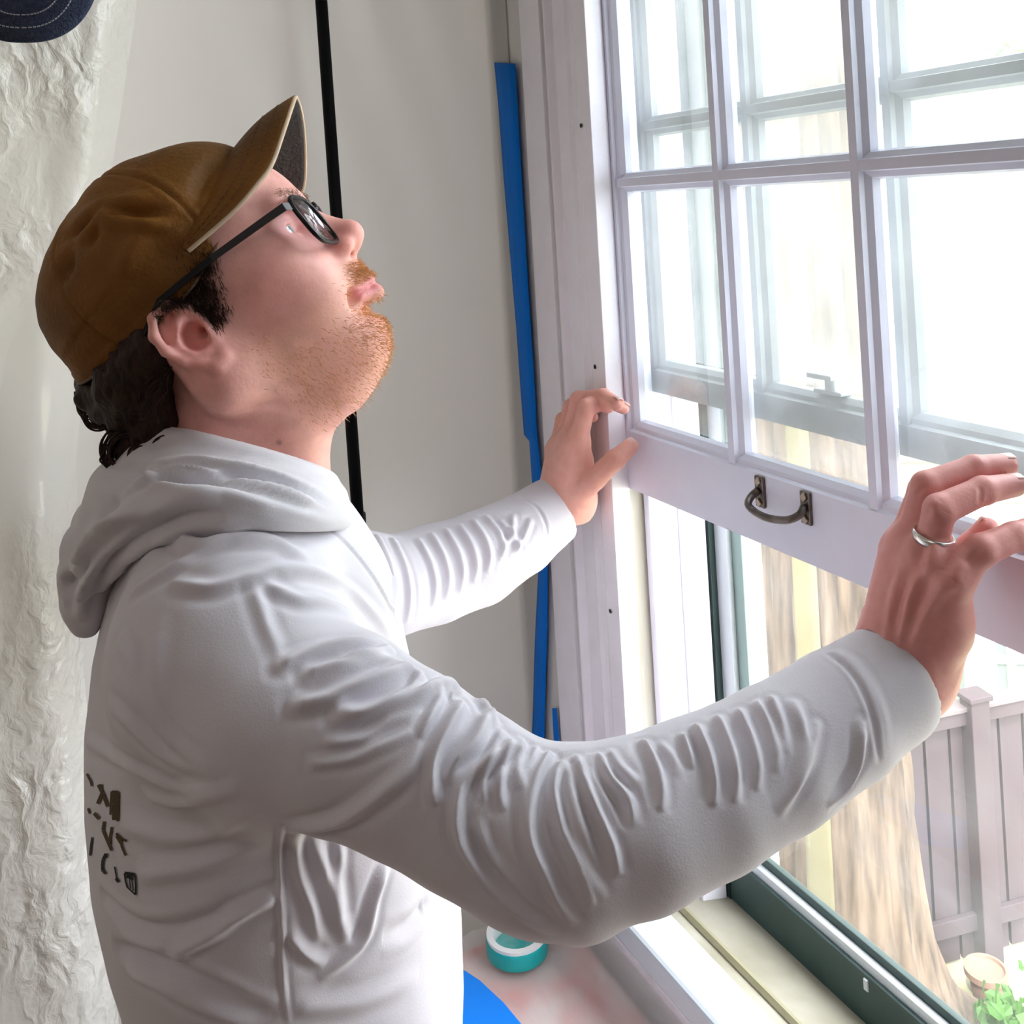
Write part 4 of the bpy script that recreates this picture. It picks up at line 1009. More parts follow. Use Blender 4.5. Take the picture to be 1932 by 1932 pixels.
def ringlet(px, py, c, r, n, a0, a1, th=.0010):
    for i in range(n):
        rr = r*random.uniform(.85, 1.12); dx, dy = random.gauss(0, 3), random.gauss(0, 3); pts = []
        for j in range(26):
            a = math.radians(a0+(a1-a0)*j/25); pts.append(HHc(px+dx+rr*math.cos(a), py+dy+rr*.92*math.sin(a), c+random.uniform(-.0006, .0006)+.004*j/25))
        cb.tube(pts, [th*(1-.5*j/26) for j in range(26)], 5)
ringlet(243, 850, .035, 44, 9, 250, 10); ringlet(243, 852, .04, 40, 5, 60, 300); ringlet(262, 858, .045, 19, 6, 0, 340)
ringlet(186, 785, .02, 26, 6, -20, 200, .0008); ringlet(214, 792, .03, 22, 5, -60, 170, .0008); ringlet(165, 765, .015, 20, 5, 0, 220, .0008); ringlet(312, 845, .05, 24, 5, 30, 330, .0007)
for i in range(40):   # fine combed strands over the mass
    a = (random.uniform(240, 330), random.uniform(640, 720)); a2 = (a[0]-random.uniform(20, 60), a[1]+random.uniform(50, 90))
    curl([HHc(*a, .068), HHc((a[0]+a2[0])/2, (a[1]+a2[1])/2, .066), HHc(*a2, .055)], n=1, rad=.003, r=.0008)
cb.build('curls', HAIR, hair, smooth=True)

# ---- cap
CAPM = mat('waxed_brown_canvas', (.25, .100, .015), .6, spec=.25, bump=.5, bscale=260, var=.8, vscale=11, col2=(.10, .044, .009), vdet=7)
CAPI = mat('dark_under_brim', (.05, .045, .045), .85, bump=.6, bscale=300)
PIPE = mat('worn_cream_edge', (.56, .42, .30), .7, var=.5, vscale=60, col2=(.40, .30, .20))
cap = thing('cap', HO); cap.parent = person; cap.matrix_parent_inverse = Matrix.Translation(-person.location)
def crown_pt(a, e, off=0):
    ca, sa = math.cos(a), math.sin(a)             # a: azimuth, 0 = front
    ce, se = math.cos(e), math.sin(e)
    x = -ca*ce; y = sa*ce; z = se
    rr = 1.0
    p_u = x*(AU+off); p_c = y*(AC+off)*(1.0+.03*x); p_n = z*(AN+off)
    if e < 0: p_u = -ca*(AU+off)*(1-.10*se*se*4); p_c = sa*(AC+off)*(1-.10*se*se*4)
    if z > 0: p_n *= 1 + .06*x
    return cc_ + uc*p_u + Lv*p_c + ncv*p_n
def crown(name):
    na, ne = 300, 110; rows = []
    for j in range(ne):
        e = -.10 + (math.pi/2+.10)*j/(ne-1)
        row = []
        for i in range(na):
            a = 2*math.pi*i/na; e0 = e
            # rim rises towards the ears
            if e < .5: e0 = e - .40*abs(math.sin(a))**(1.4 if math.cos(a) < 0 else 3.2)*(1-max(0, (e+.10)/.60))
            p = crown_pt(a, e0)
            nrm = (p-cc_).normalized()
            # six panel seams
            sd = min(abs(((a-k_*math.pi/3+math.pi) % (2*math.pi))-math.pi) for k_ in range(6))*max(.15, math.cos(e))*.09
            dsp = -.0016*math.exp(-(sd/.0011)**2) + .0006*math.exp(-((sd-.004)/.0012)**2)
            # slack folds
            q = p-cc_; qu, qc, qn = q.dot(uc), q.dot(Lv), q.dot(ncv)
            dsp += .0085*float(smoothnoise(np.array([qu*22+qn*9]), np.array([qn*26-qc*7]), 5)[0]) + .0022*float(smoothnoise(np.array([qu*60-qn*34]), np.array([qn*44+qc*20]), 8)[0])
            for (u0, n0, u1, n1, A_, w_) in CREASE:
                t = ((qu-u0)*(u1-u0)+(qn-n0)*(n1-n0))/((u1-u0)**2+(n1-n0)**2); t = min(1, max(0, t))
                dd2 = math.hypot(qu-u0-t*(u1-u0), qn-n0-t*(n1-n0))
                if qc > -.01: dsp += A_*math.exp(-(dd2/w_)**2)*math.sin(math.pi*min(1, max(0, .08+t*.84)))
            if e < -.02: dsp += .0008    # sweatband hem
            row.append(p + nrm*dsp)
        row.append(row[0]); rows.append(row)
    return rows
def cap_uv(px, py, c):
    q = H(px, py, c)-cc_; return q.dot(uc), q.dot(ncv)
CREASE = []
for (x0, y0, x1, y1, cw, A_, w_) in ((128, 442, 215, 400, .05, -.005, .004), (205, 400, 318, 408, .06, -.0042, .0045), (140, 420, 300, 385, .06, .004, .008), (165, 470, 205, 415, .06, -.003, .005), (118, 540, 150, 470, .05, -.003, .006), (215, 420, 330, 432, .07, .003, .005), (390, 300, 372, 380, .06, -.003, .007), (230, 520, 280, 440, .075, .0025, .009)):
    a = cap_uv(x0, y0, cw); b = cap_uv(x1, y1, cw); CREASE.append((*a, *b, A_*2.3, w_))
MB().grid(crown('crown')).build('crown', CAPM, cap, smooth=True, solid=.002)
tp = crown_pt(0, math.pi/2, .001)
bt = MB().lathe([(0, .004), (.004, .0035), (.007, .001), (.0075, -.002)], (0, 0, 0), 20); ax1 = uc; bt.v = [tuple(tp+uc*v[0]+Lv*v[1]+ncv*v[2]) for v in bt.v]; bt.build('button', CAPM, cap, smooth=True)
# rim piping
rim = []
rw = crown('x')[0]
MB().tube([r + (r-cc_).normalized()*.0008 for r in rw[::4]], .0013, 6, caps=False).build('rim_binding', mat('rim_binding', (.16, .10, .06), .7), cap, smooth=True)
# back strap
sp = [crown_pt(math.pi+a, -.02, .0025) for a in np.linspace(-.55, .55, 13)]
# visor
edge = [(353, 472, .080), (380, 449, .080), (438, 398, .074), (488, 340, .064), (512, 305, .055), (535, 239, .035), (549, 197, .016), (556, 182, .000)]
root = [(345, 470, .078), (357, 437, .0745), (372, 400, .066), (388, 367, .055), (402, 340, .043), (415, 320, .030), (428, 299, .015), (440, 286, .000)]
E3 = [H(*e) for e in edge]; R3 = [H(*r) for r in root]
def mirror(p): q = p-HO; return p - Lv*2*q.dot(Lv)
E3 = E3 + [mirror(p) for p in E3[:-1]][::-1]; R3 = R3 + [mirror(p) for p in R3[:-1]][::-1]
E3, R3 = resample(E3, 61), resample(R3, 61)
rows = []
for j in range(15):
    t = j/14; rows.append([R3[i].lerp(E3[i], t) + (kw*.3+fw*.6)*0 + ncv*(.004*math.sin(math.pi*t)*math.sin(math.pi*i/60)) for i in range(61)])
off = ncv*.0012
# shell: top and underside as separate parts
vis = MB().grid(rows).build('visor', CAPM, cap, smooth=True, solid=.0014)
vn = [(R3[i]-cc_).normalized() for i in range(61)]
down = (-kw*.2+fw*.0)
mid_n = []
vin = (R3[0]+R3[60]+E3[0]+E3[60]+E3[15]+E3[45])/6
for i in range(61):
    t1 = (rows[14][i]-rows[0][i]).normalized(); t2 = (rows[7][min(i+1, 60)]-rows[7][max(i-1, 0)]).normalized(); nn = t1.cross(t2).normalized()
    if nn.dot(vin-rows[7][i]) < 0: nn = -nn
    mid_n.append(nn)
under = [[rows[j][i] + mid_n[i]*.0026 for i in range(61)] for j in range(15)]
MB().grid(under).build('visor_lining', CAPI, cap, smooth=True, solid=.0008)
MB().tube([rows[14][i] + mid_n[i]*.0012 for i in range(61)], .0019, 8).build('visor_piping', PIPE, cap, smooth=True)
stt = MB()
for j in (8, 11):
    for i in range(2, 58, 1):
        a, b = rows[j][i], rows[j][i].lerp(rows[j][i+1], .6)
        stt.tube([a-mid_n[i]*.0010, b-mid_n[i]*.0010], .0003, 4)
stt.build('visor_stitching', mat('brown_thread', (.07, .04, .02), .7), cap)

# ---- glasses
gl = thing('glasses', HO); gl.parent = person; gl.matrix_parent_inverse = Matrix.Translation(-person.location)
FRM = mat('glossy_black_frame', (.005, .005, .007), .3, spec=.4)
LENS = glass_mat('coated_lens', (.93, .93, .97), .03, .8, .03, base=.03)
def gp(c, k, f0=.1150): return G(f0 - .05*abs(c) - .8*c*c - .10*(k-.015), k, c)
for s in (1, -1):
    ring = []
    for i in range(49):
        a = 2*math.pi*i/48; n_e = 3.2
        ca, sa = math.cos(a), math.sin(a); x = .0250*math.copysign(abs(ca)**(2/n_e), ca); y = .0215*math.copysign(abs(sa)**(2/n_e), sa)
        ring.append(gp(s*(.0345+x), .0105+y))
    fr = MB().tube(ring, .0019, 8, caps=False).build('lens_rim', FRM, gl, smooth=True)
    cgp = gp(s*.0345, .0105, .1150); cgv = [cgp]
    vs = [cgp]+[r.lerp(cgp, .02) for r in ring[:-1]]
    MB().add(vs, [(0, i, i % 48+1) for i in range(1, 49)]).build('lens', LENS, fr, smooth=True, solid=.0012)
MB().tube([gp(-.0100, .019), gp(-.004, .0235, .116), gp(.004, .0235, .116), gp(.0100, .019)], .0018, 8).build('bridge', FRM, gl, smooth=True)
for s in (1, -1):
    a = gp(s*.0605, .0235); b = G(.088, .0235, s*.0700); c = G(.0, .0165, s*.0785); d_ = G(-.022, .004, s*.0755)
    pts = [a, G(.105, .0245, s*.0660), b, G(.045, .021, s*.0765), c, d_]
    t = MB(); n = len(pts)
    for i in range(n-1): 
        pa, pb_ = pts[i], pts[i+1]; h2 = [.0030, .0030, .0027, .0024, .0020, .0016]
        up = kw; sd = Lv
        t.add([pa-up*h2[i]-sd*.001, pa+up*h2[i]-sd*.001, pa+up*h2[i]+sd*.0012, pa-up*h2[i]+sd*.0012, pb_-up*h2[i+1]-sd*.001, pb_+up*h2[i+1]-sd*.001, pb_+up*h2[i+1]+sd*.0012, pb_-up*h2[i+1]+sd*.0012],
              [(0, 1, 2, 3), (4, 7, 6, 5), (0, 4, 5, 1), (1, 5, 6, 2), (2, 6, 7, 3), (3, 7, 4, 0)])
    t.build('temple', FRM, gl)
    MB().tube([gp(s*.0095, .012), G(.104, .010, s*.0105)], .001, 6).lathe([(0, -.003), (.0028, -.0015), (.0028, .0015), (0, .003)], G(.1035, .009, s*.0105), 12).build('nose_pad', LENS, gl, smooth=True)

# ---- ring
ra, rb_ = N_['rng'][0], N_['rng'][1]; ax = (rb_-ra).normalized(); rc = ra.lerp(rb_, .44); A1 = ax.orthogonal().normalized(); A2 = ax.cross(A1)
b = MB().lathe([(.0118, -.0032), (.0132, -.0030), (.0135, 0), (.0132, .0030), (.0118, .0032), (.0116, 0), (.0118, -.0032)], (0, 0, 0), 48)
b.v = [tuple(rc + A1*v[0]+A2*v[1]+ax*v[2]) for v in b.v]
b.build('ring', mat('silver', (.75, .74, .72), .25, metal=1), person, smooth=True)
# nails
NAIL = mat('fingernail', (.72, .45, .40), .3, spec=.6)
def nail(chain, side, w_, l_):
    a, b = Vector(chain[2]), Vector(chain[3]); ax = (b-a).normalized(); up = (side - ax*side.dot(ax)).normalized(); sd = ax.cross(up); rows = []
    r = .0083 if w_ > .006 else .0076
    for i in range(7):
        u = -1+2*i/6; row = []
        for j in range(7):
            v = -1+2*j/6; wd = w_*(1-.12*v*v); an = u*wd/r
            row.append(b + ax*(v*l_/2+.0005) + up*(r*1.04*math.cos(an) - (.0012 if abs(v) > .9 else 0)) + sd*(r*1.04*math.sin(an)))
        rows.append(row)
    MB().grid(rows).build('fingernail', NAIL, body, smooth=True, solid=.0005)
for nm in ('pin', 'rng', 'mid', 'idx'):
    nail(N_[nm], Vector((.35, -.1, 1)), .0058, .010); nail(F_[nm], Vector((.35, -.2, 1)), .0054, .010)
nail(F_['thb'], (YI*.8-XI*.6-DV*.3), .0070, .012); nail(N_['thb'], Vector((.2, .3, 1)), .0070, .012)

# ---- hooded shirt
CLM = mat('off_white_jersey', (.67, .65, .71), .82, spec=.25, bump=.12, bscale=700, sheen=.25)
CLH = mat('hood_jersey', (.67, .655, .705), .85, spec=.2, bump=.12, bscale=700, sheen=.25)
lo = (-.10, .38, .60); hi = (.66, 1.16, 1.50)
sf = Field(lo, hi, .0029)
# torso from silhouette levels: (py, px back, px front) at depth .80
lev = [(1010, 270, 625), (1100, 225, 695), (1230, 198, 745), (1350, 185, 772), (1480, 186, 800), (1600, 198, 830), (1700, 220, 856), (1800, 248, 862), (1932, 262, 860), (2100, 262, 856), (2350, 262, 852)]
zz, cx, hx = [], [], []
for py, xb, xf in lev:
    a, b = P(xb, py, .80), P(xf, py, .80); zz.append((a.z+b.z)/2); mid = (a+b)/2; cx.append(mid.x); hx.append((b-a).length/2)
zz, cx, hx = map(np.array, (zz, cx, hx)); o = np.argsort(zz); zz, cx, hx = zz[o], cx[o], hx[o]
hyl = np.interp(zz, [.75, .95, 1.1, 1.2, 1.3, 1.38], [.170, .165, .165, .175, .170, .120])
def torso(fd_):
    g = [fd_.lo[i]+fd_.h*np.arange(fd_.n[i], dtype=np.float32) for i in range(3)]
    Z = g[2]; CX = np.interp(Z, zz, cx)[None, None, :]; HX = np.interp(Z, zz, hx)[None, None, :]; HY = np.interp(Z, zz, hyl)[None, None, :]
    yaw = .0; X = g[0][:, None, None]-CX; Y = g[1][None, :, None]-.825
    p = 2.3
    q = (np.abs(X/HX)**p+np.abs(Y/HY)**p)**(1/p)
    d = (q-1)*np.minimum(HX, HY)*.93
    top = (Z-float(P(400, 985, .8).z))[None, None, :]
    d = np.maximum(d, top)
    d = np.maximum(d, (float(lo[2])+.08)-Z[None, None, :])
    sl = tuple(slice(0, n) for n in fd_.n); fd_._op(sl, d.astype(np.float32), .0, False)
torso(sf)
# shoulders, chest
sf.ell(nv(P(470, 1120, .76)), (.088, .080, .072), None, .03)
sf.cap(nv(P(440, 1165, .69)), nv(P(470, 1060, .78)), .068, .060, .03)
sf.cap(nv(P(400, 1060, .92)), nv(P(470, 1050, .80)), .056, .058, .03)
sf.ell(nv(P(600, 1150, .80)), (.050, .09, .08), None, .03)
# near arm
AN_ = [P(415, 1265, .672), P(520, 1335, .650), P(640, 1374, .636), P(760, 1434, .624), P(880, 1508, .614), P(1000, 1574, .606), P(1078, 1580, .606), P(1200, 1555, .612), P(1330, 1500, .628), P(1460, 1432, .648), P(1580, 1355, .672), P(1668, 1295, .690)]
AR = [.070, .066, .0570, .0515, .0490, .0490, .0490, .0465, .0440, .0420, .0400, .0375]
sf.chain([nv(p) for p in AN_], AR, .004, .03)
sf.cap(nv(P(1040, 1630, .606)), nv(P(1090, 1660, .606)), .036, .030, .012)      # elbow point
sf.cap(nv(P(340, 1320, .70)), nv(P(540, 1412, .66)), .042, .042, .02)
# far arm
AF_ = [P(380, 1020, .955), P(560, 1085, 1.03), P(740, 1105, 1.09), P(820, 1082, 1.12), P(900, 1055, 1.14), P(980, 1010, 1.17), P(1040, 966, 1.19)]
ARF = [.058, .055, .0505, .0515, .0500, .0440, .0385]
sf.chain([nv(p) for p in AF_], ARF, .004, .03)
# trims: openings at wrist
sf.cap(nv(P(1662, 1300, .689)), nv(P(1780, 1215, .72)), .0325, .0325, .0, True)
sf.cap(nv(P(1034, 972, 1.188)), nv(P(1110, 920, 1.21)), .0315, .0315, .0, True)
# neck opening
sf.cap(nv(P(470, 930, .785)), nv(P(470, 1000, .79)), .056, .050, .01, True)
# cut the sleeves off flat at the cuffs
def plane_cut(fd_, p, n, R=.09):
    p = nv(p); n = nv(n); sl, g = fd_._sub(p-R, p+R)
    d = (g[0]-p[0])*n[0]+(g[1]-p[1])*n[1]+(g[2]-p[2])*n[2]
    fd_.D[sl] = np.maximum(fd_.D[sl], d.astype(np.float32))
cn = (P(1700, 1268, .698)-P(1580, 1355, .672)).normalized(); plane_cut(sf, P(1704, 1264, .698), (cn*.93+XI*.30+YI*.1).normalized())
cf = (P(1052, 958, 1.195)-P(980, 1010, 1.17)).normalized(); plane_cut(sf, P(1056, 956, 1.195), (cf*.95+XI*.2).normalized(), .06)
CV, CF = sf.mesh(); CV = relax(CV, CF, 2, .5)
# ---- folds: ridges (A>0) and valleys (A<0) drawn as curves lying on the cloth
bvh = tri_mesh_bvh(CV, CF)
mm_ = .001
FOLD = []
R_ = lambda pts, A_=3.5, w_=5.0: FOLD.append((pts, A_*1.25*mm_, w_*.62*mm_))
# shoulder and upper chest
R_([(330, 1100), (400, 1108), (480, 1085), (560, 1075), (640, 1100), (700, 1150), (740, 1200)], 3.5, 6)
R_([(325, 1005), (370, 1028), (440, 1018), (520, 1022), (590, 1060)], 4, 7)
R_([(250, 1120), (310, 1080), (370, 1045), (430, 1020)], 2.5, 5)
R_([(476, 1095), (490, 1140), (510, 1195), (535, 1245)], 1.4, 6)
R_([(530, 1255), (590, 1230), (660, 1212), (730, 1210)], 3.5, 6)
R_([(500, 1100), (560, 1130), (620, 1140), (690, 1175)], 2.5, 6)
R_([(580, 1270), (640, 1255), (720, 1240), (780, 1262)], 3, 6)
R_([(560, 1332), (620, 1318), (680, 1292), (760, 1262), (800, 1275)], 5, 6)
R_([(640, 1345), (700, 1345), (770, 1320), (840, 1290), (870, 1310)], 5.5, 6.5)
R_([(620, 1400), (680, 1392), (740, 1360), (800, 1335)], 2.8, 4.5)
R_([(590, 1440), (660, 1430), (720, 1405), (780, 1380)], 2, 4.5)
# crook of the elbow
R_([(870, 1330), (840, 1380), (818, 1430), (815, 1490), (822, 1520)], 5, 5.0)
R_([(920, 1350), (895, 1400), (860, 1440), (845, 1480)], 4.5, 5.5)
R_([(905, 1325), (925, 1345), (935, 1370)], 3, 5)
R_([(985, 1400), (925, 1435), (875, 1475), (862, 1530), (870, 1585), (905, 1640), (950, 1690), (1010, 1740), (1050, 1760)], 5, 5.0)
R_([(960, 1390), (950, 1440), (940, 1490), (952, 1530)], 3.5, 4.5)
R_([(985, 1410), (975, 1450), (978, 1490)], 3, 4.5)
R_([(905, 1560), (925, 1610), (975, 1670), (1020, 1720)], 2.2, 4.0)
R_([(1035, 1425), (1010, 1470), (1000, 1530), (1005, 1590), (1030, 1650), (1060, 1710), (1085, 1745)], 4.5, 4.5)
R_([(1058, 1440), (1045, 1490), (1060, 1560), (1085, 1620), (1105, 1670), (1120, 1710)], 4, 4.2)
R_([(1090, 1432), (1105, 1480), (1130, 1540), (1155, 1600), (1168, 1655)], 5, 4.5)
R_([(1080, 1450), (1088, 1520), (1105, 1580), (1130, 1640)], 3.0, 4)
R_([(1130, 1425), (1150, 1470), (1185, 1510), (1195, 1560)], 4, 4.5)
R_([(1150, 1418), (1170, 1450), (1205, 1480)], 2, 4)
# forearm gathers
for x0, y0, L_, A_ in ((1215, 1400, 130, 4.0), (1315, 1372, 150, 4.2), (1355, 1355, 160, 4.0), (1395, 1342, 150, 3.6), (1432, 1328, 130, 2.8), (1245, 1405, 60, 1.5)):
    R_([(x0, y0), (x0+22, y0+L_*.35), (x0+32, y0+L_*.7), (x0+30, y0+L_)], A_, 4.6)
R_([(1500, 1330), (1520, 1400), (1500, 1470), (1460, 1530)], 2.6, 5)
R_([(1540, 1370), (1530, 1430), (1500, 1490), (1470, 1540)], 2.2, 4.5)
R_([(1625, 1370), (1618, 1440), (1590, 1490), (1560, 1520)], 3, 5)
# cuff seam
R_([(1566, 1236), (1600, 1262), (1628, 1305), (1648, 1360), (1655, 1410), (1660, 1440)], -1.5, 3.0)
R_([(1580, 1230), (1616, 1256), (1646, 1300), (1668, 1360), (1676, 1420)], .7, 5)
# under-sleeve and back sweeps
R_([(560, 1560), (640, 1548), (710, 1505), (770, 1450), (800, 1400)], 3.2, 6)
R_([(230, 1210), (260, 1280), (300, 1370), (350, 1420), (400, 1450)], 2.2, 6)
R_([(300, 1190), (292, 1260), (300, 1340), (330, 1400)], 1.2, 8)
R_([(210, 1330), (260, 1380), (320, 1430), (410, 1470)], 2.2, 6)
R_([(165, 1400), (240, 1440), (300, 1470), (345, 1490), (420, 1475)], 2.6, 6)
R_([(280, 1500), (340, 1512), (400, 1500), (455, 1490)], 2.6, 7)
R_([(240, 1560), (320, 1580), (400, 1570), (480, 1530)], 2.4, 8)
R_([(270, 1650), (350, 1640), (420, 1620), (500, 1595)], 2.4, 8)
R_([(195, 1690), (250, 1740), (320, 1752), (430, 1725)], -3.5, 7)
R_([(430, 1730), (490, 1700), (530, 1690)], 3.0, 6)
R_([(335, 1795), (400, 1760), (470, 1720), (525, 1700)], 3.5, 7)
R_([(225, 1790), (310, 1820), (380, 1850), (450, 1890), (520, 1920)], -4.5, 8)
R_([(250, 1825), (330, 1870), (400, 1905), (480, 1935)], 3.5, 8)
R_([(530, 1560), (528, 1640), (532, 1750), (535, 1850), (545, 1935)], 1.8, 2.6)      # side seam
R_([(556, 1575), (565, 1650), (590, 1720), (600, 1790)], 3.2, 5.5)
R_([(590, 1590), (620, 1660), (640, 1730), (660, 1790)], 3.4, 6)
R_([(640, 1600), (640, 1660), (650, 1720)], 2.4, 5)
R_([(725, 1640), (705, 1700), (690, 1760), (660, 1800), (600, 1850)], 3.5, 6)
R_([(545, 1760), (580, 1800), (615, 1820)], 3, 6)
R_([(800, 1710), (770, 1745), (720, 1770)], -2.5, 8)
R_([(560, 1900), (680, 1890), (790, 1840)], 1.8, 9)
# extra fine gathers in the crook and along the upper sleeve
for q_ in ([(945, 1378), (930, 1420), (912, 1470), (918, 1520)], [(1012, 1412), (992, 1460), (985, 1520), (990, 1580), (1015, 1650)], [(1072, 1436), (1070, 1500), (1088, 1580), (1115, 1650), (1140, 1700)], [(1112, 1428), (1125, 1475), (1150, 1530), (1172, 1580)],
           [(835, 1310), (812, 1350), (790, 1392)], [(795, 1275), (770, 1300), (720, 1330), (670, 1352)], [(735, 1222), (690, 1232), (640, 1240)], [(1455, 1318), (1475, 1370), (1480, 1420)], [(1290, 1388), (1300, 1420), (1306, 1450)]): R_(q_, 3.0, 4.0)
# raglan seams
R_([(560, 960), (640, 1010), (700, 1080), (740, 1150), (765, 1215)], 1.2, 2.2)
# far sleeve gathers
for x0, y0, L_ in ((712, 1012, 150), (742, 1018, 160), (790, 1018, 130), (815, 1008, 125), (842, 1000, 120), (868, 992, 110), (893, 982, 100), (918, 975, 85), (945, 985, 70)):
    R_([(x0, y0), (x0+24, y0+L_*.35), (x0+32, y0+L_*.7), (x0+26, y0+L_)], 2.8, 5.0)
R_([(968, 975), (965, 1010), (945, 1050)], 2.4, 5); R_([(1000, 985), (985, 1020), (960, 1050)], 2.4, 5)
R_([(980, 940), (1010, 955), (1028, 985), (1034, 1020)], -1.5, 3)
CV, CF = split(CV, CF); CV = relax(CV, CF, 2, .5)
CV = apply_folds(CV, CF, FOLD)
nn = vnormals(CV, CF); CV = CV + nn*(.0010*smoothnoise(CV[:, 0]*45+CV[:, 2]*20, CV[:, 2]*40+CV[:, 1]*30, 4))[:, None]
me = np_mesh('hooded_shirt', CV, CF); shirt = link('hooded_shirt', me, CLM, person)
bvh = tri_mesh_bvh(CV, CF)
# ---- hood: stacked rolls round the neck and a slack bag at the back
hd_ = Field(nv(P(400, 1000, .8))-np.array([.22, .20, .17]), nv(P(400, 1000, .8))+np.array([.22, .22, .17]), .0026)
def loop(front, back, near, farp, r, k=.012, n=72, rads=None, span=(0, 360)):
    """closed loop through front/near/back/far points"""
    fr, bk, ne, fa_ = nv(front), nv(back), nv(near), nv(farp); c = (fr+bk)/2; cy = (ne+fa_)/2; pts, rr = [], []
    for i in range(n+1):
        a = math.radians(span[0]+(span[1]-span[0])*i/n); ca, sa = math.cos(a), math.sin(a)
        base = c + (fr-c)*ca if ca > 0 else c + (bk-c)*(-ca)
        off = ((ne if sa > 0 else fa_)-c)*abs(sa)
        pts.append(base+off); rr.append(r if rads is None else float(np.interp(abs(((a+math.pi) % (2*math.pi))-math.pi), [0, math.pi/2, math.pi], rads)))
    hd_.chain(pts, rr, k)
loop(P(622, 912, .785), P(285, 838, .80), P(440, 862, .705), P(470, 880, .87), .010, .004, rads=[.0065, .010, .015])
loop(P(634, 938, .785), P(262, 880, .80), P(430, 905, .690), P(460, 900, .885), .013, .004, rads=[.008, .014, .020])
loop(P(648, 972, .785), P(232, 925, .80), P(420, 950, .672), P(450, 940, .90), .016, .005, rads=[.008, .014, .024])
hd_.chain([nv(P(*p)) for p in ((430, 985, .668), (340, 985, .68), (260, 1000, .70), (205, 1040, .725), (175, 1085, .75))], [.008, .012, .015, .016, .015], .012)
hd_.chain([nv(P(*p)) for p in ((330, 935, .70), (262, 950, .73), (218, 985, .76), (180, 1035, .78), (160, 1080, .79))], [.014, .018, .022, .022, .018], .014)
hd_.chain([nv(P(*p)) for p in ((235, 965, .82), (198, 1030, .81), (172, 1090, .80), (160, 1145, .79), (160, 1180, .79))], [.024, .026, .019, .014, .009], .014)
hd_.chain([nv(P(*p)) for p in ((225, 1000, .90), (200, 1060, .88), (178, 1130, .85), (166, 1180, .82))], [.026, .024, .016, .010], .014)
hd_.chain([nv(P(*p)) for p in ((270, 960, .86), (215, 1000, .86), (190, 1060, .85))], [.03, .03, .024], .02)
# hollow for the neck
hd_.cap(nv(P(455, 700, .785)), nv(P(462, 905, .79)), .062, .060, .006, True)
hd_.cap(nv(P(520, 760, .785)), nv(P(560, 905, .785)), .036, .030, .006, True)
WV, WF = hd_.mesh(); WV = relax(WV, WF, 3, .5)
hb_ = tri_mesh_bvh(WV, WF); sv = bvh; bvh = hb_
HFOLD = []
Q_ = lambda pts, A_=3., w_=4.5: HFOLD.append((pts, A_*2.2*mm_, w_*mm_))
Q_([(285, 880), (360, 868), (440, 880), (530, 905), (620, 935)], 2.2, 3.5)
Q_([(300, 895), (380, 905), (470, 900), (560, 925), (640, 955)], -3, 3.5)
Q_([(225, 950), (280, 915), (350, 925), (430, 925), (520, 935), (600, 960)], 2.5, 4)
Q_([(260, 905), (330, 890), (410, 898), (500, 915), (600, 945)], 2.2, 3.5)
Q_([(240, 935), (300, 905), (380, 912), (470, 925), (560, 950), (640, 970)], -2.5, 3)
Q_([(210, 985), (270, 940), (350, 940), (430, 945), (520, 960)], 2.2, 4)
Q_([(135, 1090), (175, 1030), (225, 985), (280, 955)], 2.4, 4)
Q_([(150, 1060), (200, 1000), (260, 965), (330, 955), (420, 945)], 3, 5)
Q_([(170, 1110), (220, 1050), (280, 1005), (340, 975), (420, 965)], -3.5, 4)
Q_([(125, 1110), (150, 1075), (175, 1040)], -3, 4.5); Q_([(150, 1160), (165, 1100), (200, 1040)], 2.5, 4)
WV = apply_folds(WV, WF, HFOLD); bvh = sv
link('hood', np_mesh('hood', WV, WF), CLH, shirt)
# ---- printed back: brown and black worn lettering with a small flag
INK = mat('brown_print', (.075, .050, .018), .8); INKB = mat('black_print', (.012, .016, .016), .8)
def stroke(mb, pts, wd):
    """pts given on the 0.2753 px/unit close-up grid with origin (100, 1400)"""
    n = 10; out = []
    pp = [(100+x*.2753, 1400+y*.2753) for x, y in pts]
    for i in range(len(pp)-1):
        (x0, y0), (x1, y1) = pp[i], pp[i+1]; L_ = math.hypot(x1-x0, y1-y0)+1e-6; nx, ny = -(y1-y0)/L_, (x1-x0)/L_; hw = wd*.2753/2
        steps = max(2, int(L_/4)); A, B = [], []
        for k_ in range(steps+1):
            t = k_/steps; x, y = x0+(x1-x0)*t, y0+(y1-y0)*t; row = []
            for u in (-1, -.33, .33, 1):
                px, py = x+nx*hw*u, y+ny*hw*u*1.0; r = ray(px, py).normalized(); h_ = bvh.ray_cast(CAM, r)
                if h_[0] is None: row = None; break
                row.append(h_[0] + h_[1].normalized()*.0009*(1 if h_[1].dot(r) < 0 else -1))
            if row: A.append(row)
        if len(A) > 1 and all((A[i+1][0]-A[i][0]).length < .02 for i in range(len(A)-1)): mb.grid(A)
b1 = MB()
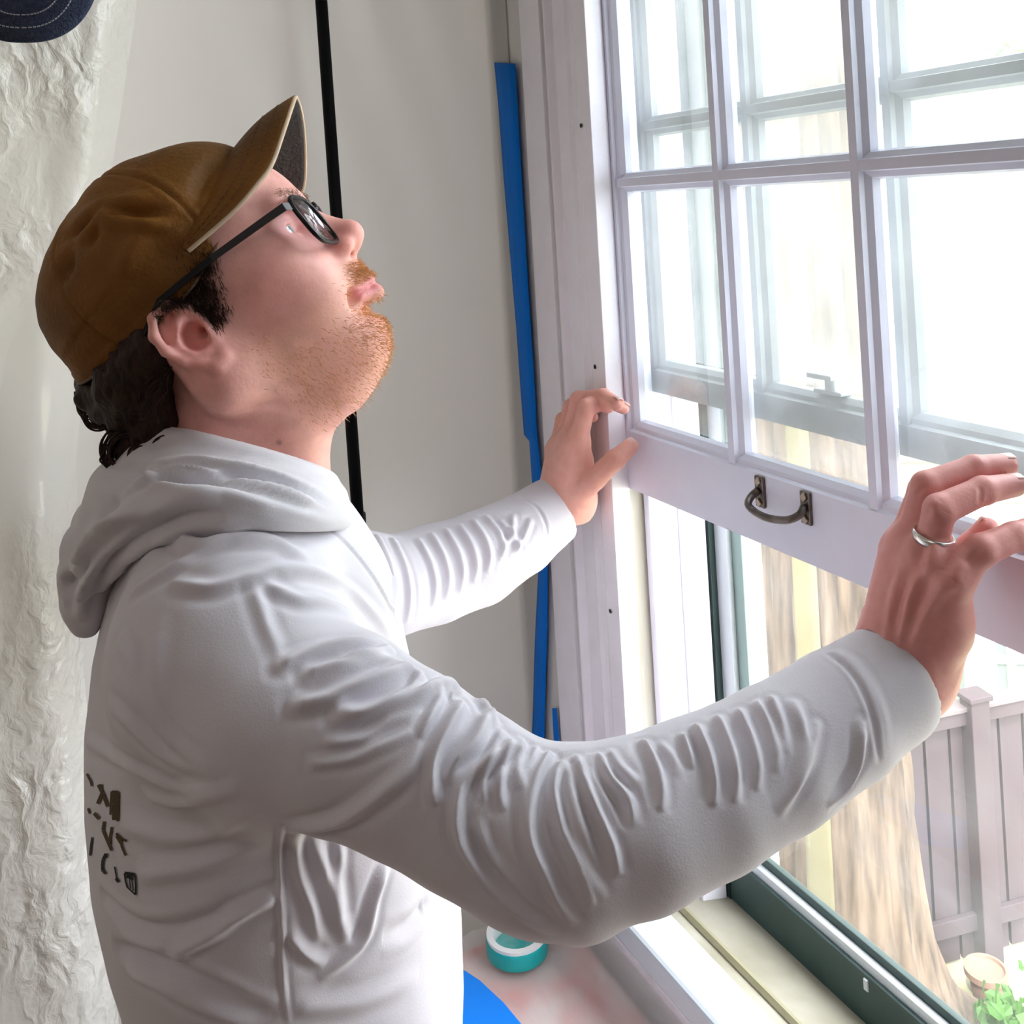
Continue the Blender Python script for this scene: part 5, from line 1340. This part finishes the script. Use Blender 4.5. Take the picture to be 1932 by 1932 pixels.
for pts, wd in (([(240, 215), (268, 270), (275, 300)], 16), ([(320, 290), (350, 350), (385, 440)], 26), ([(345, 350), (315, 420)], 24), ([(350, 300), (325, 300)], 22), ([(408, 335), (405, 400), (400, 495)], 12), ([(435, 330), (432, 420), (435, 530)], 44), ([(455, 340), (452, 540)], 18),
                ([(248, 452), (262, 488)], 16), ([(290, 485), (325, 522)], 26), ([(360, 540), (350, 600), (375, 660), (410, 740)], 20), ([(412, 578), (398, 660), (400, 700)], 18), ([(440, 622), (480, 660), (512, 672)], 18), ([(470, 650), (478, 710), (505, 772)], 16), ([(440, 640), (470, 690)], 14)): stroke(b1, pts, wd)
b1.build('back_lettering', INK, shirt, label='worn brown lettering printed on the back')
b2 = MB()
for pts, wd in (([(278, 650), (268, 710), (262, 775)], 14), ([(372, 762), (352, 800), (346, 850), (352, 885), (374, 895)], 20), ([(378, 760), (375, 790)], 14), ([(430, 850), (440, 900), (446, 945)], 10), ([(440, 930), (458, 955)], 22),
                ([(498, 895), (530, 900), (570, 908)], 26), ([(498, 895), (506, 950), (518, 992)], 12), ([(518, 990), (572, 1042)], 10), ([(572, 908), (576, 975), (574, 1044)], 12), ([(530, 920), (540, 1000)], 8), ([(548, 925), (558, 1015)], 8), ([(512, 915), (560, 935)], 20)): stroke(b2, pts, wd)
b2.build('back_lettering', INKB, shirt, label='small black lettering and striped flag printed on the back')
# ---- trousers and shoes (below the frame)
tf = Field((-.08, .55, .03), (.36, 1.12, 1.02), .007)
tf.ell((.163, .825, .90), (.104, .148, .13), None, .03)
for s in (-1, 1):
    tf.cap((.155, .83+s*.078, .84), (.14, .83+s*.10, .47), .082, .070, .03); tf.cap((.13, .83+s*.10, .47), (.10, .83+s*.105, .10), .070, .060, .02)
    plane_cut(tf, (.10, .83+s*.105, .07), (0, 0, -1), .12)
TV, TF = tf.mesh(); link('trousers', np_mesh('trousers', TV, TF), mat('grey_work_trousers', (.16, .16, .17), .85, bump=.5, bscale=300), person)
for s in (-1, 1):
    ff = Field((-.02, .83+s*.125-.07, -.01), (.32, .83+s*.125+.07, .16), .005)
    ff.cap((.06, .83+s*.115, .050), (.22, .83+s*.135, .042), .050, .042, .02); ff.cap((.08, .83+s*.11, .06), (.09, .83+s*.108, .11), .048, .046, .03); plane_cut(ff, (.13, .83+s*.12, .004), (0, 0, -1), .3)
    XV, XF = ff.mesh(); link('shoe', np_mesh('shoe', XV, XF), mat('tan_work_boot', (.30, .20, .11), .7), person)
